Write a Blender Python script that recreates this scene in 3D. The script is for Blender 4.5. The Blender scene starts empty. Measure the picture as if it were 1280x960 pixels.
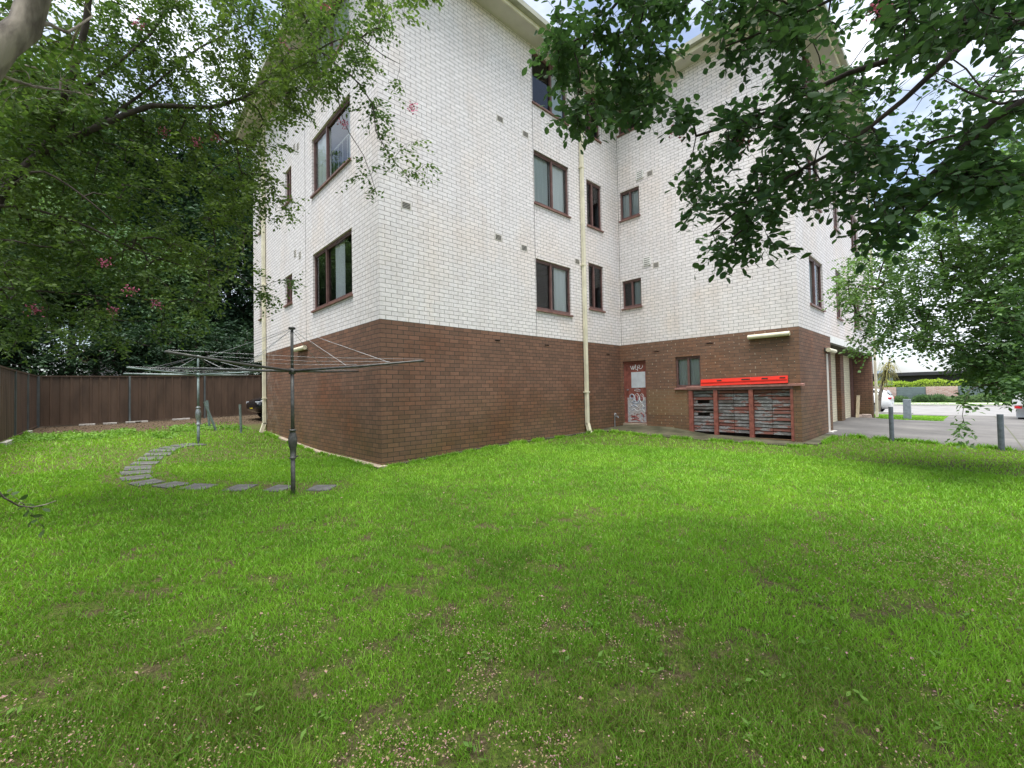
import bpy, math, random
import numpy as np
from mathutils import Vector, Matrix

R = random.Random(7)
RN = np.random.default_rng(7)
S = bpy.context.scene
COL = S.collection
rad = math.radians

# ------------------------------------------------------------------ camera
FPX, PITCH, ROLL, YAW = 538.22, .0224, .0192, .8160
CAM = np.array([-3.691, -7.473, 1.3121])
_fw = np.array([math.cos(YAW), math.sin(YAW), 0]); _rt = np.array([math.sin(YAW), -math.cos(YAW), 0]); _up = np.array([0, 0, 1.])
FW = math.cos(PITCH) * _fw + math.sin(PITCH) * _up
_u = -math.sin(PITCH) * _fw + math.cos(PITCH) * _up
RT = math.cos(ROLL) * _rt - math.sin(ROLL) * _u
UP = math.sin(ROLL) * _rt + math.cos(ROLL) * _u
def at(px, py, d):                      # a point of the photograph at a real distance d
    return CAM + d * (FW + RT * (px - 640) / FPX + UP * (480 - py) / FPX)
cd = bpy.data.cameras.new('camera'); cam = bpy.data.objects.new('camera', cd); COL.objects.link(cam)
cd.sensor_width = 36; cd.lens = FPX / 1280 * 36; cd.clip_start = .05; cd.clip_end = 2000
m = Matrix([[RT[i], UP[i], -FW[i], CAM[i]] for i in range(3)] + [[0, 0, 0, 1]])
cam.matrix_world = m
S.camera = cam

# ------------------------------------------------------------------ materials
def nodes(name):
    mt = bpy.data.materials.new(name); mt.use_nodes = True
    nt = mt.node_tree; nt.nodes.clear()
    out = nt.nodes.new('ShaderNodeOutputMaterial')
    return mt, nt, out
def N(nt, t, **kw):
    n = nt.nodes.new(t)
    for k, v in kw.items():
        if k.startswith('i_'):
            key = k[2:]; key = int(key) if key.isdigit() else key.replace('_', ' ')
            n.inputs[key].default_value = v
        else: setattr(n, k, v)
    return n
def L(nt, a, b): nt.links.new(a, b)
def c4(c): return (c[0], c[1], c[2], 1)
def noise(nt, scale, detail=3, coord=None, rough=.55):
    n = N(nt, 'ShaderNodeTexNoise'); n.inputs['Scale'].default_value = scale; n.inputs['Detail'].default_value = detail; n.inputs['Roughness'].default_value = rough
    if coord is not None: L(nt, coord, n.inputs['Vector'])
    return n
def ramp(nt, fac, stops):
    r = N(nt, 'ShaderNodeValToRGB'); e = r.color_ramp.elements
    while len(e) < len(stops): e.new(.5)
    for el, (p, c) in zip(e, stops):
        el.position = p; el.color = c4(c) if isinstance(c, (tuple, list)) else (c, c, c, 1)
    L(nt, fac, r.inputs[0]); return r
def mixc(nt, fac, a, b, mode='MIX'):
    x = N(nt, 'ShaderNodeMix', data_type='RGBA', blend_type=mode)
    for sock, v in ((0, fac), (6, a), (7, b)):
        if hasattr(v, 'links'): L(nt, v, x.inputs[sock])
        elif sock == 0: x.inputs[0].default_value = v
        else: x.inputs[sock].default_value = c4(v)
    return x.outputs[2]
def math_(nt, op, a, b=None):
    x = N(nt, 'ShaderNodeMath', operation=op)
    for i, v in ((0, a), (1, b)):
        if v is None: continue
        if hasattr(v, 'links'): L(nt, v, x.inputs[i])
        else: x.inputs[i].default_value = v
    return x.outputs[0]
def pos(nt): return N(nt, 'ShaderNodeNewGeometry').outputs['Position']
def plain(name, c, rough=.6, metal=0, var=.18, scale=6, bump=0, spec=.4, c2=None, stretch=None):
    mt, nt, out = nodes(name); p = N(nt, 'ShaderNodeBsdfPrincipled')
    co = N(nt, 'ShaderNodeTexCoord').outputs['Object']
    if stretch:
        mp = N(nt, 'ShaderNodeMapping'); mp.inputs['Scale'].default_value = stretch; L(nt, co, mp.inputs[0]); co = mp.outputs[0]
    n = noise(nt, scale, 4, co)
    lo = tuple(x * (1 - var) for x in c); hi = c2 or tuple(min(1, x * (1 + var)) for x in c)
    r = ramp(nt, n.outputs[0], [(.35, lo), (.65, hi)])
    L(nt, r.outputs[0], p.inputs['Base Color'])
    p.inputs['Roughness'].default_value = rough; p.inputs['Metallic'].default_value = metal
    p.inputs['Specular IOR Level'].default_value = spec
    if bump:
        b = N(nt, 'ShaderNodeBump'); b.inputs['Strength'].default_value = bump; b.inputs['Distance'].default_value = .01
        n2 = noise(nt, scale * 5, 4, co); L(nt, n2.outputs[0], b.inputs['Height']); L(nt, b.outputs[0], p.inputs['Normal'])
    L(nt, p.outputs[0], out.inputs[0]); return mt

def brick(name, c1, c2, mortar, msize=.0055, rough=.8, stain=None, stain2=None, base_dirt=None, patches=None, soft=.1, white_joints=False, streak=False, salt=False):
    mt, nt, out = nodes(name); p = N(nt, 'ShaderNodeBsdfPrincipled')
    g = N(nt, 'ShaderNodeNewGeometry'); s = N(nt, 'ShaderNodeSeparateXYZ'); L(nt, g.outputs['Position'], s.inputs[0])
    sn = N(nt, 'ShaderNodeSeparateXYZ'); L(nt, g.outputs['True Normal'], sn.inputs[0])
    ax = math_(nt, 'ABSOLUTE', sn.outputs[0]); gx = math_(nt, 'GREATER_THAN', ax, .7)
    mx = N(nt, 'ShaderNodeMix', data_type='FLOAT'); L(nt, gx, mx.inputs[0]); L(nt, s.outputs[0], mx.inputs[2]); L(nt, s.outputs[1], mx.inputs[3])
    cb = N(nt, 'ShaderNodeCombineXYZ'); L(nt, mx.outputs[0], cb.inputs[0]); L(nt, s.outputs[2], cb.inputs[1])
    wob = noise(nt, 2.3, 2, cb.outputs[0]); 
    wv = N(nt, 'ShaderNodeVectorMath', operation='SCALE'); wv.inputs['Scale'].default_value = .006
    L(nt, wob.outputs['Color'], wv.inputs[0])
    av = N(nt, 'ShaderNodeVectorMath', operation='ADD'); L(nt, cb.outputs[0], av.inputs[0]); L(nt, wv.outputs[0], av.inputs[1])
    b = N(nt, 'ShaderNodeTexBrick'); b.offset = .5; b.squash = 1
    for k, v in (('Scale', 1.), ('Mortar Size', msize), ('Mortar Smooth', soft), ('Bias', 0.), ('Brick Width', .24), ('Row Height', .0859375)): b.inputs[k].default_value = v
    b.inputs['Color1'].default_value = c4(c1); b.inputs['Color2'].default_value = c4(c2); b.inputs['Mortar'].default_value = c4(mortar)
    L(nt, av.outputs[0], b.inputs['Vector'])
    col = b.outputs['Color']
    if white_joints:       # scattered perpends repointed with pale mortar
        fl = N(nt, 'ShaderNodeVectorMath', operation='MULTIPLY'); fl.inputs[1].default_value = (4.1667, 11.636, 0); L(nt, av.outputs[0], fl.inputs[0])
        wn = noise(nt, 2.1, 0, fl.outputs[0]); th = math_(nt, 'GREATER_THAN', wn.outputs[0], .56)
        vm = N(nt, 'ShaderNodeTexNoise'); vm.inputs['Scale'].default_value = .6; L(nt, g.outputs['Position'], vm.inputs['Vector'])
        fr = math_(nt, 'FRACT', math_(nt, 'MULTIPLY', s.outputs[2], 11.636)); mid = math_(nt, 'MULTIPLY', math_(nt, 'GREATER_THAN', fr, .16), math_(nt, 'LESS_THAN', fr, .84))
        f = math_(nt, 'MULTIPLY', math_(nt, 'MULTIPLY', math_(nt, 'MULTIPLY', th, mid), b.outputs['Fac']), .85)
        inz = math_(nt, 'MULTIPLY', math_(nt, 'LESS_THAN', s.outputs[2], 1.35), math_(nt, 'GREATER_THAN', s.outputs[2], .62)); iny = math_(nt, 'MULTIPLY', math_(nt, 'LESS_THAN', s.outputs[1], -.9), math_(nt, 'GREATER_THAN', s.outputs[1], -2.1))
        col = mixc(nt, math_(nt, 'MULTIPLY', math_(nt, 'MULTIPLY', inz, iny), .55), col, mixc(nt, b.outputs['Fac'], (.235, .145, .085), (.34, .26, .16)))
        col = mixc(nt, f, col, (.56, .48, .38))
    big = noise(nt, .55, 5, g.outputs['Position'], .6)
    fine = noise(nt, 14, 4, g.outputs['Position'])
    col = mixc(nt, .8, col, ramp(nt, fine.outputs[0], [(.3, .82), (.7, 1.1)]).outputs[0], 'MULTIPLY')
    if stain:
        f = ramp(nt, big.outputs[0], [(.48, 0.), (.68, stain2 or .5)]).outputs[0]
        col = mixc(nt, f, col, mixc(nt, 1., col, stain, 'MULTIPLY'))
    if streak:
        ms = N(nt, 'ShaderNodeMapping'); ms.inputs['Scale'].default_value = (3., 3., .22); L(nt, g.outputs['Position'], ms.inputs[0]); ns = noise(nt, 1., 5, ms.outputs[0], .6)
        col = mixc(nt, 1., col, ramp(nt, ns.outputs[0], [(.34, (.945, .93, .915)), (.50, (1., 1., 1.)), (.66, (1., .985, .965))]).outputs[0], 'MULTIPLY')
        nh = noise(nt, 5., 3, cb.outputs[0]); bs = ramp(nt, nh.outputs[0], [(.68, 0.), (.74, .25)]).outputs[0]; col = mixc(nt, bs, col, mixc(nt, 1., col, (.86, .76, .66), 'MULTIPLY'))
    if salt:
        m1 = N(nt, 'ShaderNodeMapRange'); m1.inputs[1].default_value = 6.2; m1.inputs[2].default_value = 7.8; L(nt, s.outputs[1], m1.inputs[0]); n5 = noise(nt, 3.2, 6, g.outputs['Position'], .65)
        f = math_(nt, 'MULTIPLY', m1.outputs[0], ramp(nt, n5.outputs[0], [(.50, 0.), (.66, .55)]).outputs[0]); col = mixc(nt, f, col, (.42, .37, .34))
        n6 = noise(nt, 1.1, 5, g.outputs['Position'], .6); col = mixc(nt, ramp(nt, n6.outputs[0], [(.58, 0.), (.68, .35)]).outputs[0], col, mixc(nt, 1., col, (1.45, 1.3, 1.2), 'MULTIPLY'))
    if base_dirt:
        mr = N(nt, 'ShaderNodeMapRange'); mr.inputs[1].default_value = 1.5; mr.inputs[2].default_value = -.1; L(nt, s.outputs[2], mr.inputs[0])
        n2 = noise(nt, 1.4, 5, g.outputs['Position'])
        f = math_(nt, 'MULTIPLY', mr.outputs[0], ramp(nt, n2.outputs[0], [(.3, .25), (.65, 1.)]).outputs[0])
        col = mixc(nt, f, col, mixc(nt, 1., col, base_dirt, 'MULTIPLY'))
    L(nt, col, p.inputs['Base Color']); p.inputs['Roughness'].default_value = rough; p.inputs['Specular IOR Level'].default_value = .3
    bp = N(nt, 'ShaderNodeBump'); bp.inputs['Strength'].default_value = .55; bp.inputs['Distance'].default_value = .006
    h = math_(nt, 'SUBTRACT', math_(nt, 'MULTIPLY', fine.outputs[0], .35), b.outputs['Fac'])
    L(nt, h, bp.inputs['Height']); L(nt, bp.outputs[0], p.inputs['Normal'])
    L(nt, p.outputs[0], out.inputs[0]); return mt

def leaf_mat(name, dark, light, trans, scale=.8, tw=.3):
    mt, nt, out = nodes(name)
    g = pos(nt); n = noise(nt, scale, 3, g); n2 = noise(nt, 23, 1, g)
    f = math_(nt, 'ADD', math_(nt, 'MULTIPLY', n.outputs[0], .6), math_(nt, 'MULTIPLY', n2.outputs[0], .4))
    r = ramp(nt, f, [(.36, dark), (.62, light)])
    p = N(nt, 'ShaderNodeBsdfPrincipled'); p.inputs['Roughness'].default_value = .55; p.inputs['Specular IOR Level'].default_value = .2
    L(nt, r.outputs[0], p.inputs['Base Color'])
    t = N(nt, 'ShaderNodeBsdfTranslucent'); L(nt, mixc(nt, 1., r.outputs[0], trans, 'MULTIPLY'), t.inputs[0])
    mx = N(nt, 'ShaderNodeMixShader'); mx.inputs[0].default_value = tw
    L(nt, p.outputs[0], mx.inputs[1]); L(nt, t.outputs[0], mx.inputs[2]); L(nt, mx.outputs[0], out.inputs[0]); return mt

def glass_mat(name, tint=(.92, .95, .95), f0=.015):
    mt, nt, out = nodes(name)
    fr = N(nt, 'ShaderNodeFresnel'); fr.inputs[0].default_value = 1.5
    f = math_(nt, 'ADD', math_(nt, 'MULTIPLY', fr.outputs[0], 1 - f0), f0)
    tr = N(nt, 'ShaderNodeBsdfTransparent'); tr.inputs[0].default_value = c4(tint)
    gl = N(nt, 'ShaderNodeBsdfGlossy'); gl.inputs['Roughness'].default_value = .02; gl.inputs[0].default_value = (.9, .92, .93, 1)
    mx = N(nt, 'ShaderNodeMixShader'); L(nt, f, mx.inputs[0]); L(nt, tr.outputs[0], mx.inputs[1]); L(nt, gl.outputs[0], mx.inputs[2])
    L(nt, mx.outputs[0], out.inputs[0]); return mt

M = {}
M['white_brick'] = brick('white_brick', (.85, .805, .80), (.775, .73, .725), (.35, .32, .305), .0064, .7, (1., .86, .70), .36, soft=.15, streak=True)
M['brown_brick'] = brick('brown_brick', (.235, .124, .082), (.162, .092, .063), (.065, .05, .04), .0065, .85, (.8, .62, .5), .75, (.66, .80, .50), salt=True)
M['brown_brick_patched'] = brick('brown_brick_patched', (.235, .130, .086), (.17, .10, .068), (.09, .07, .056), .0065, .85, (1.25, .95, .7), .6, (.8, .9, .6), white_joints=True)
M['cream_brick'] = brick('cream_brick', (.72, .66, .47), (.64, .58, .41), (.42, .37, .27), .006, .85)
M['red_brick'] = brick('red_brick', (.46, .25, .20), (.58, .42, .35), (.5, .46, .42), .014, .85)
M['frame'] = plain('frame_paint', (.145, .080, .072), .45, var=.2, scale=9)
M['sill'] = plain('sill_tile', (.20, .105, .085), .5, var=.25, scale=7, bump=.1)
M['pink_sill'] = plain('ledge_tile', (.30, .15, .125), .7, var=.2, scale=7, bump=.1)
M['glass'] = glass_mat('window_glass')
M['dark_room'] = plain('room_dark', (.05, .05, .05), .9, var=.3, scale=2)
M['curtain'] = plain('curtain_cloth', (.88, .89, .89), .9, var=.08, scale=4, stretch=(30, 30, .3))
M['blind'] = plain('blind_cloth', (.55, .60, .60), .9, var=.1, scale=4, stretch=(30, 30, .3))
M['cream_paint'] = plain('cream_paint', (.74, .69, .52), .55, var=.1, scale=4)
M['white_paint'] = plain('white_paint', (.78, .77, .73), .5, var=.08, scale=5)
M['soffit'] = plain('soffit_board', (.60, .56, .50), .8, var=.07, scale=2)
M['gutter'] = plain('gutter_paint', (.38, .38, .30), .5, var=.12, scale=4)
M['roof_tile'] = plain('roof_tile', (.16, .12, .10), .8, var=.2, scale=5)
M['concrete'] = plain('concrete', (.34, .28, .21), .9, var=.3, scale=3.5, bump=.3)
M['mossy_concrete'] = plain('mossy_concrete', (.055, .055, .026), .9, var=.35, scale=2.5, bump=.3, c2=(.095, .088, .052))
M['steel'] = plain('galvanised_steel', (.30, .33, .34), .45, .55, var=.25, scale=12)
M['dull_steel'] = plain('weathered_steel', (.11, .107, .10), .5, .5, var=.3, scale=14)
M['wire'] = plain('line_wire', (.26, .27, .28), .4, .6, var=.1)
M['green_steel'] = plain('green_grey_steel', (.18, .23, .22), .5, .3, var=.25, scale=10)
M['post_grey'] = plain('grey_post_paint', (.13, .15, .18), .5, .2, var=.25, scale=10)
M['box_grey'] = plain('grey_box_paint', (.27, .31, .35), .5, .1, var=.15, scale=10)
M['fence'] = plain('fence_steel_paint', (.082, .052, .034), .55, .1, var=.25, scale=1.5, stretch=(2, 2, .6))
M['fence_rail'] = plain('fence_rail_paint', (.10, .115, .115), .5, .2, var=.2, scale=3)
M['plinth'] = plain('pale_plinth', (.36, .34, .31), .9, var=.2, scale=8)
M['door_red'] = plain('door_red_paint', (.25, .085, .065), .5, var=.25, scale=9)
M['red_plastic'] = plain('red_plastic', (.80, .040, .022), .35, var=.06, scale=4)
M['sign_white'] = plain('sign_panel_white', (.60, .64, .68), .4, var=.1, scale=5)
M['paint_line'] = plain('spray_paint_white', (.78, .78, .79), .5, var=.05)
M['paint_red'] = plain('spray_paint_red', (.25, .05, .045), .5, var=.1)
M['paint_blue'] = plain('spray_paint_blue_grey', (.33, .37, .46), .5, var=.1)
M['black'] = plain('black_rubber', (.02, .02, .02), .7, var=.2)
M['car_black'] = plain('black_car_paint', (.012, .013, .016), .12, .2, var=.1, spec=.7)
M['car_white'] = plain('white_car_paint', (.74, .76, .77), .2, 0, var=.03, spec=.6)
M['car_glass'] = plain('dark_car_glass', (.03, .035, .04), .06, 0, var=.1, spec=.8)
M['tail_red'] = plain('tail_light_red', (.55, .02, .03), .2, var=.1)
M['lamp_clear'] = plain('headlamp_clear', (.6, .65, .7), .08, .3, var=.1)
M['plate_yellow'] = plain('yellow_plate', (.85, .66, .03), .45, var=.05)
M['rim'] = plain('alloy_rim', (.4, .41, .42), .3, .8, var=.1)
M['tray_steel'] = plain('tray_steel', (.3, .31, .32), .5, .5, var=.2)
M['timber'] = plain('pale_timber', (.60, .50, .34), .8, var=.2, scale=6, stretch=(8, 8, .5))
M['rubble'] = plain('rubble_stone', (.45, .36, .31), .9, var=.3, scale=9, bump=.3)
M['paver'] = plain('grey_paver', (.088, .088, .084), .9, var=.3, scale=5, bump=.3)
M['grey_panel'] = plain('grey_fence_panel', (.16, .205, .205), .6, var=.12, scale=2)
M['house_dark'] = plain('dark_house_cladding', (.035, .036, .04), .6, var=.15, scale=2)
M['house_pale'] = plain('pale_render', (.72, .73, .74), .8, var=.08, scale=1)
M['house_blue'] = plain('blue_grey_render', (.40, .47, .55), .8, var=.1, scale=1)
M['asphalt'] = plain('asphalt', (.20, .195, .19), .95, var=.12, scale=1.2, bump=.2)
M['path'] = plain('pale_path', (.55, .53, .49), .9, var=.1, scale=2)
M['kerb'] = plain('kerb_concrete', (.42, .41, .38), .9, var=.15, scale=3)
M['bark'] = plain('bark_dark', (.045, .034, .028), .85, var=.35, scale=12, bump=.4)
M['bark_smooth'] = plain('bark_smooth', (.13, .10, .078), .75, var=.45, scale=10, bump=.5, c2=(.34, .29, .24), stretch=(1, 1, .3))
M['bark_twig'] = plain('bark_twig', (.06, .045, .037), .8, var=.3, scale=12)
M['blossom'] = plain('pink_blossom', (.62, .16, .27), .7, var=.25, scale=30)
M['leaf_near'] = leaf_mat('leaf_near', (.040, .086, .044), (.080, .145, .060), (1.3, 1.5, .8), 1.2, .34)
M['leaf_left'] = leaf_mat('leaf_left', (.056, .105, .034), (.138, .195, .055), (1.3, 1.5, .7), .7, .33)
M['leaf_right'] = leaf_mat('leaf_right', (.065, .130, .055), (.160, .250, .095), (1.3, 1.5, .7), .7, .33)
M['leaf_back'] = leaf_mat('leaf_back', (.062, .125, .058), (.14, .225, .095), (1.2, 1.4, .7), .35, .25)
M['leaf_back2'] = leaf_mat('leaf_back_light', (.08, .145, .07), (.17, .25, .115), (1.2, 1.4, .7), .35, .28)
M['leaf_dark'] = leaf_mat('leaf_dark', (.024, .052, .030), (.052, .10, .048), (1.1, 1.3, .7), .35, .2)
M['leaf_hedge'] = leaf_mat('leaf_hedge', (.20, .30, .04), (.40, .50, .07), (1.2, 1.4, .6), .8, .3)
M['leaf_grey'] = leaf_mat('leaf_grey', (.09, .13, .11), (.19, .24, .20), (1., 1.1, .9), 1.5, .2)
M['leaf_palm'] = leaf_mat('leaf_palm', (.12, .13, .04), (.30, .27, .09), (1., 1., .6), 1.5, .25)

# slats: peeling red paint over grey weathered timber
def slat_mat():
    mt, nt, out = nodes('peeling_slat_paint'); p = N(nt, 'ShaderNodeBsdfPrincipled')
    g = pos(nt); mp = N(nt, 'ShaderNodeMapping'); mp.inputs['Scale'].default_value = (1, 3.5, 14); L(nt, g, mp.inputs[0])
    n = noise(nt, 1.6, 6, mp.outputs[0], .7); sp_ = N(nt, 'ShaderNodeSeparateXYZ'); L(nt, g, sp_.inputs[0])
    row = math_(nt, 'FLOOR', math_(nt, 'MULTIPLY', math_(nt, 'SUBTRACT', sp_.outputs[2], .192), 11.818)); cb_ = N(nt, 'ShaderNodeCombineXYZ'); L(nt, math_(nt, 'MULTIPLY', sp_.outputs[1], 1.3), cb_.inputs[0]); L(nt, math_(nt, 'MULTIPLY', row, 7.37), cb_.inputs[1])
    n2 = noise(nt, .9, 1, cb_.outputs[0])
    f = math_(nt, 'ADD', math_(nt, 'MULTIPLY', n.outputs[0], .42), math_(nt, 'MULTIPLY', n2.outputs[0], .58))
    r = ramp(nt, f, [(.36, (.075, .062, .055)), (.42, (.11, .10, .092)), (.475, (.16, .16, .16)), (.505, (.26, .265, .27)), (.525, (.15, .10, .088)), (.57, (.20, .075, .056)), (.68, (.15, .06, .05))])
    L(nt, r.outputs[0], p.inputs['Base Color']); p.inputs['Roughness'].default_value = .85
    L(nt, p.outputs[0], out.inputs[0]); return mt
M['slat'] = slat_mat()
def door_sheet_mat():
    mt, nt, out = nodes('graffiti_smeared_sheet'); p = N(nt, 'ShaderNodeBsdfPrincipled')
    g = pos(nt); n = noise(nt, 6, 5, g, .65); n2 = noise(nt, 22, 4, g, .7)
    r = ramp(nt, n.outputs[0], [(.36, (.20, .07, .06)), (.42, (.36, .32, .31)), (.52, (.47, .45, .45)), (.60, (.28, .31, .36)), (.68, (.20, .18, .18))])
    col = mixc(nt, ramp(nt, n2.outputs[0], [(.56, 0.), (.62, .8)]).outputs[0], r.outputs[0], (.72, .72, .73))
    L(nt, col, p.inputs['Base Color']); p.inputs['Roughness'].default_value = .6
    L(nt, p.outputs[0], out.inputs[0]); return mt
M['door_sheet'] = door_sheet_mat()

# ------------------------------------------------------------------ mesh helpers
def prop(o, label=None, cat=None, group=None, kind=None):
    if label: o['label'] = label
    if cat: o['category'] = cat
    if group: o['group'] = group
    if kind: o['kind'] = kind
    return o
def empty(name, loc, label=None, cat=None, group=None):
    o = bpy.data.objects.new(name, None); COL.objects.link(o); o.location = loc; o.empty_display_size = .2
    return prop(o, label, cat, group)
def world0(o):
    v = Vector((0, 0, 0))
    while o: v += o.location; o = o.parent
    return v
class MB:
    def __init__(s): s.v = []; s.f = []
    def add(s, vs, fs):
        k = len(s.v); s.v += [tuple(map(float, p)) for p in vs]; s.f += [tuple(i + k for i in f) for f in fs]; return s
    def box(s, lo, hi):
        (a, b, c), (d, e, f) = lo, hi
        return s.add([(a, b, c), (d, b, c), (d, e, c), (a, e, c), (a, b, f), (d, b, f), (d, e, f), (a, e, f)],
                     [(0, 3, 2, 1), (4, 5, 6, 7), (0, 1, 5, 4), (1, 2, 6, 5), (2, 3, 7, 6), (3, 0, 4, 7)])
    def obox(s, c, u, v, w):            # centre and half-axis vectors
        c, u, v, w = map(np.array, (c, u, v, w))
        P = [c + a * u + b * v + d * w for d in (-1, 1) for a, b in ((-1, -1), (1, -1), (1, 1), (-1, 1))]
        return s.add(P, [(0, 3, 2, 1), (4, 5, 6, 7), (0, 1, 5, 4), (1, 2, 6, 5), (2, 3, 7, 6), (3, 0, 4, 7)])
    def tube(s, pts, r, n=8, cap=True):
        pts = [np.array(p, float) for p in pts]; k = len(pts)
        rs = r if hasattr(r, '__len__') else [r] * k
        d0 = pts[1] - pts[0]; ref = np.array([0, 0, 1.]) if abs(d0[2]) < .9 * np.linalg.norm(d0) else np.array([1., 0, 0])
        V = []
        for i in range(k):
            t = pts[min(i + 1, k - 1)] - pts[max(i - 1, 0)]; t = t / (np.linalg.norm(t) + 1e-9)
            a = np.cross(t, ref); a /= np.linalg.norm(a) + 1e-9; b = np.cross(t, a); ref = np.cross(a, t) * 1.0
            for j in range(n):
                q = 2 * math.pi * j / n; V.append(pts[i] + rs[i] * (math.cos(q) * a + math.sin(q) * b))
        F = [(i * n + j, i * n + (j + 1) % n, (i + 1) * n + (j + 1) % n, (i + 1) * n + j) for i in range(k - 1) for j in range(n)]
        if cap: F += [tuple(range(n))[::-1], tuple((k - 1) * n + j for j in range(n))]
        return s.add(V, F)
    def lathe(s, prof, n=16, c=(0, 0, 0)):      # (r, z) pairs
        V = [(c[0] + r * math.cos(2 * math.pi * j / n), c[1] + r * math.sin(2 * math.pi * j / n), c[2] + z) for r, z in prof for j in range(n)]
        k = len(prof)
        F = [(i * n + j, i * n + (j + 1) % n, (i + 1) * n + (j + 1) % n, (i + 1) * n + j) for i in range(k - 1) for j in range(n)]
        F += [tuple(range(n))[::-1], tuple((k - 1) * n + j for j in range(n))]
        return s.add(V, F)
    def build(s, name, mat, parent=None, local=False, smooth=False, bevel=0):
        me = bpy.data.meshes.new(name); me.from_pydata(s.v, [], s.f); me.update()
        me.materials.append(mat if not isinstance(mat, str) else M[mat])
        if smooth: me.polygons.foreach_set('use_smooth', [True] * len(me.polygons))
        o = bpy.data.objects.new(name, me); COL.objects.link(o)
        if parent:
            o.parent = parent
            if not local: o.location = -world0(parent)
        if bevel:
            md = o.modifiers.new('edge', 'BEVEL'); md.width = bevel; md.segments = 2; md.limit_method = 'ANGLE'
        return o
def np_mesh(name, V, sizes, idx, mat, parent=None, smooth=False):
    me = bpy.data.meshes.new(name); V = np.ascontiguousarray(V, dtype=np.float32)
    me.vertices.add(len(V)); me.vertices.foreach_set('co', V.ravel())
    idx = np.ascontiguousarray(idx, dtype=np.int32).ravel(); sizes = np.asarray(sizes, dtype=np.int32)
    me.loops.add(len(idx)); me.loops.foreach_set('vertex_index', idx)
    me.polygons.add(len(sizes)); st = np.concatenate([[0], np.cumsum(sizes)[:-1]]).astype(np.int32)
    me.polygons.foreach_set('loop_start', st)
    if smooth: me.polygons.foreach_set('use_smooth', np.ones(len(sizes), dtype=bool))
    me.update(calc_edges=True); me.validate()
    me.materials.append(M[mat] if isinstance(mat, str) else mat)
    o = bpy.data.objects.new(name, me); COL.objects.link(o)
    if parent: o.parent = parent; o.location = -world0(parent)
    return o
def copy_tree(o, parent=None):
    c = o.copy(); COL.objects.link(c); c.parent = parent
    for ch in list(o.children): copy_tree(ch, c)
    return c

# ------------------------------------------------------------------ terrain
CP = np.array([
 (0,0,0),(0,3.16,.01),(0,5.2,.1),(0,8,.24),(2.33,0,.10),(4.3,0,.13),(6.27,0,.16),(8,0,.22),(8,-.6,.25),(8,-1.5,.22),(8,-2.2,.09),(8,-4.7,.02),
 (7.3,-3,.07),(6.6,-.5,.19),(11.3,-4.78,.05),(10.2,-6.1,0),(10.2,-7.9,-.08),(10.2,-12,-.15),(-1.75,-.85,-.05),(-2.15,4.7,.29),(-5.55,8.2,.32),
 (-5.55,15.5,.41),(-2,15.5,.46),(1.5,14.5,.53),(5,15.5,.5),(0,11.5,.4),(-3.7,-7.5,-.11),(-1,-7.4,-.12),(3,-5,-.05),(5,-10,-.14),(-5.5,0,.08),(-5.5,-6,-.1),
 (2,-2.5,0.02),(5,-3,.05),(-2,-3.5,-.08),(0,-12,-.15),(-8,-12,-.12),(18.3,-5.8,0),(19,-4.8,.05),(14,-5,.04),(24,-5,-.12),(26,-8,-.2),(18,-10,-.08),
 (15,-4,.06),(30,-8,-.25),(30,10,-.25),(30,-30,-.28),(40,-10,-.2),(46,-10,-.07),(46,10,-.07),(46,-30,-.1),(15,-25,-.2),(80,0,0),(80,-60,0),(-40,40,.5),
 (0,40,.5),(40,40,0),(-40,-10,.1),(-20,-50,-.1),(20,-60,-.1),(-12,8,.35),(-12,-5,0),(5,5,.2),(12,5,.2),(10,22,.5)], float)
def _tps(r): return np.where(r > 0, r * r * np.log(r + 1e-9), 0)
_k = len(CP); _A = np.zeros((_k + 3, _k + 3)); _d = np.linalg.norm(CP[:, None, :2] - CP[None, :, :2], axis=2)
_A[:_k, :_k] = _tps(_d) + np.eye(_k) * .15; _A[:_k, _k] = 1; _A[:_k, _k + 1:] = CP[:, :2]; _A[_k:, :_k] = _A[:_k, _k:].T
_W = np.linalg.solve(_A, np.concatenate([CP[:, 2], [0, 0, 0]]))
def H(x, y):
    x = np.asarray(x, float); y = np.asarray(y, float); sh = x.shape; q = np.stack([x.ravel(), y.ravel()], 1)
    q = np.clip(q, [-60, -70], [90, 60])
    o = np.empty(len(q))
    for i in range(0, len(q), 20000):
        c = q[i:i + 20000]; r = np.linalg.norm(c[:, None] - CP[None, :, :2], axis=2)
        o[i:i + 20000] = _tps(r) @ _W[:_k] + _W[_k] + c @ _W[_k + 1:]
    return np.clip(o, -.6, 1.2).reshape(sh)
def h(x, y): return float(H(x, y))
def ground_at(px, py):
    z = 0.
    for _ in range(30):
        d = at(px, py, 1) - CAM; p = CAM + d * (z - CAM[2]) / d[2]; z = .5 * z + .5 * h(p[0], p[1])
    return np.array([p[0], p[1], h(p[0], p[1])])

def grid_sheet(name, xs, ys, off, mat, kind='structure', mask=None, parent=None):
    X, Y = np.meshgrid(xs, ys, indexing='ij'); Z = H(X, Y) + off
    V = np.stack([X, Y, Z], -1).reshape(-1, 3); nx, ny = len(xs), len(ys)
    I, J = np.meshgrid(np.arange(nx - 1), np.arange(ny - 1), indexing='ij'); a = (I * ny + J).ravel()
    F = np.stack([a, a + ny, a + ny + 1, a + 1], 1)
    if mask is not None:
        cx = (X[:-1, :-1] + X[1:, 1:]) / 2; cy = (Y[:-1, :-1] + Y[1:, 1:]) / 2; F = F[mask(cx, cy).ravel()]
    o = np_mesh(name, V, np.full(len(F), 4), F, mat, parent, True)
    if kind: o['kind'] = kind
    return o

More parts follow.
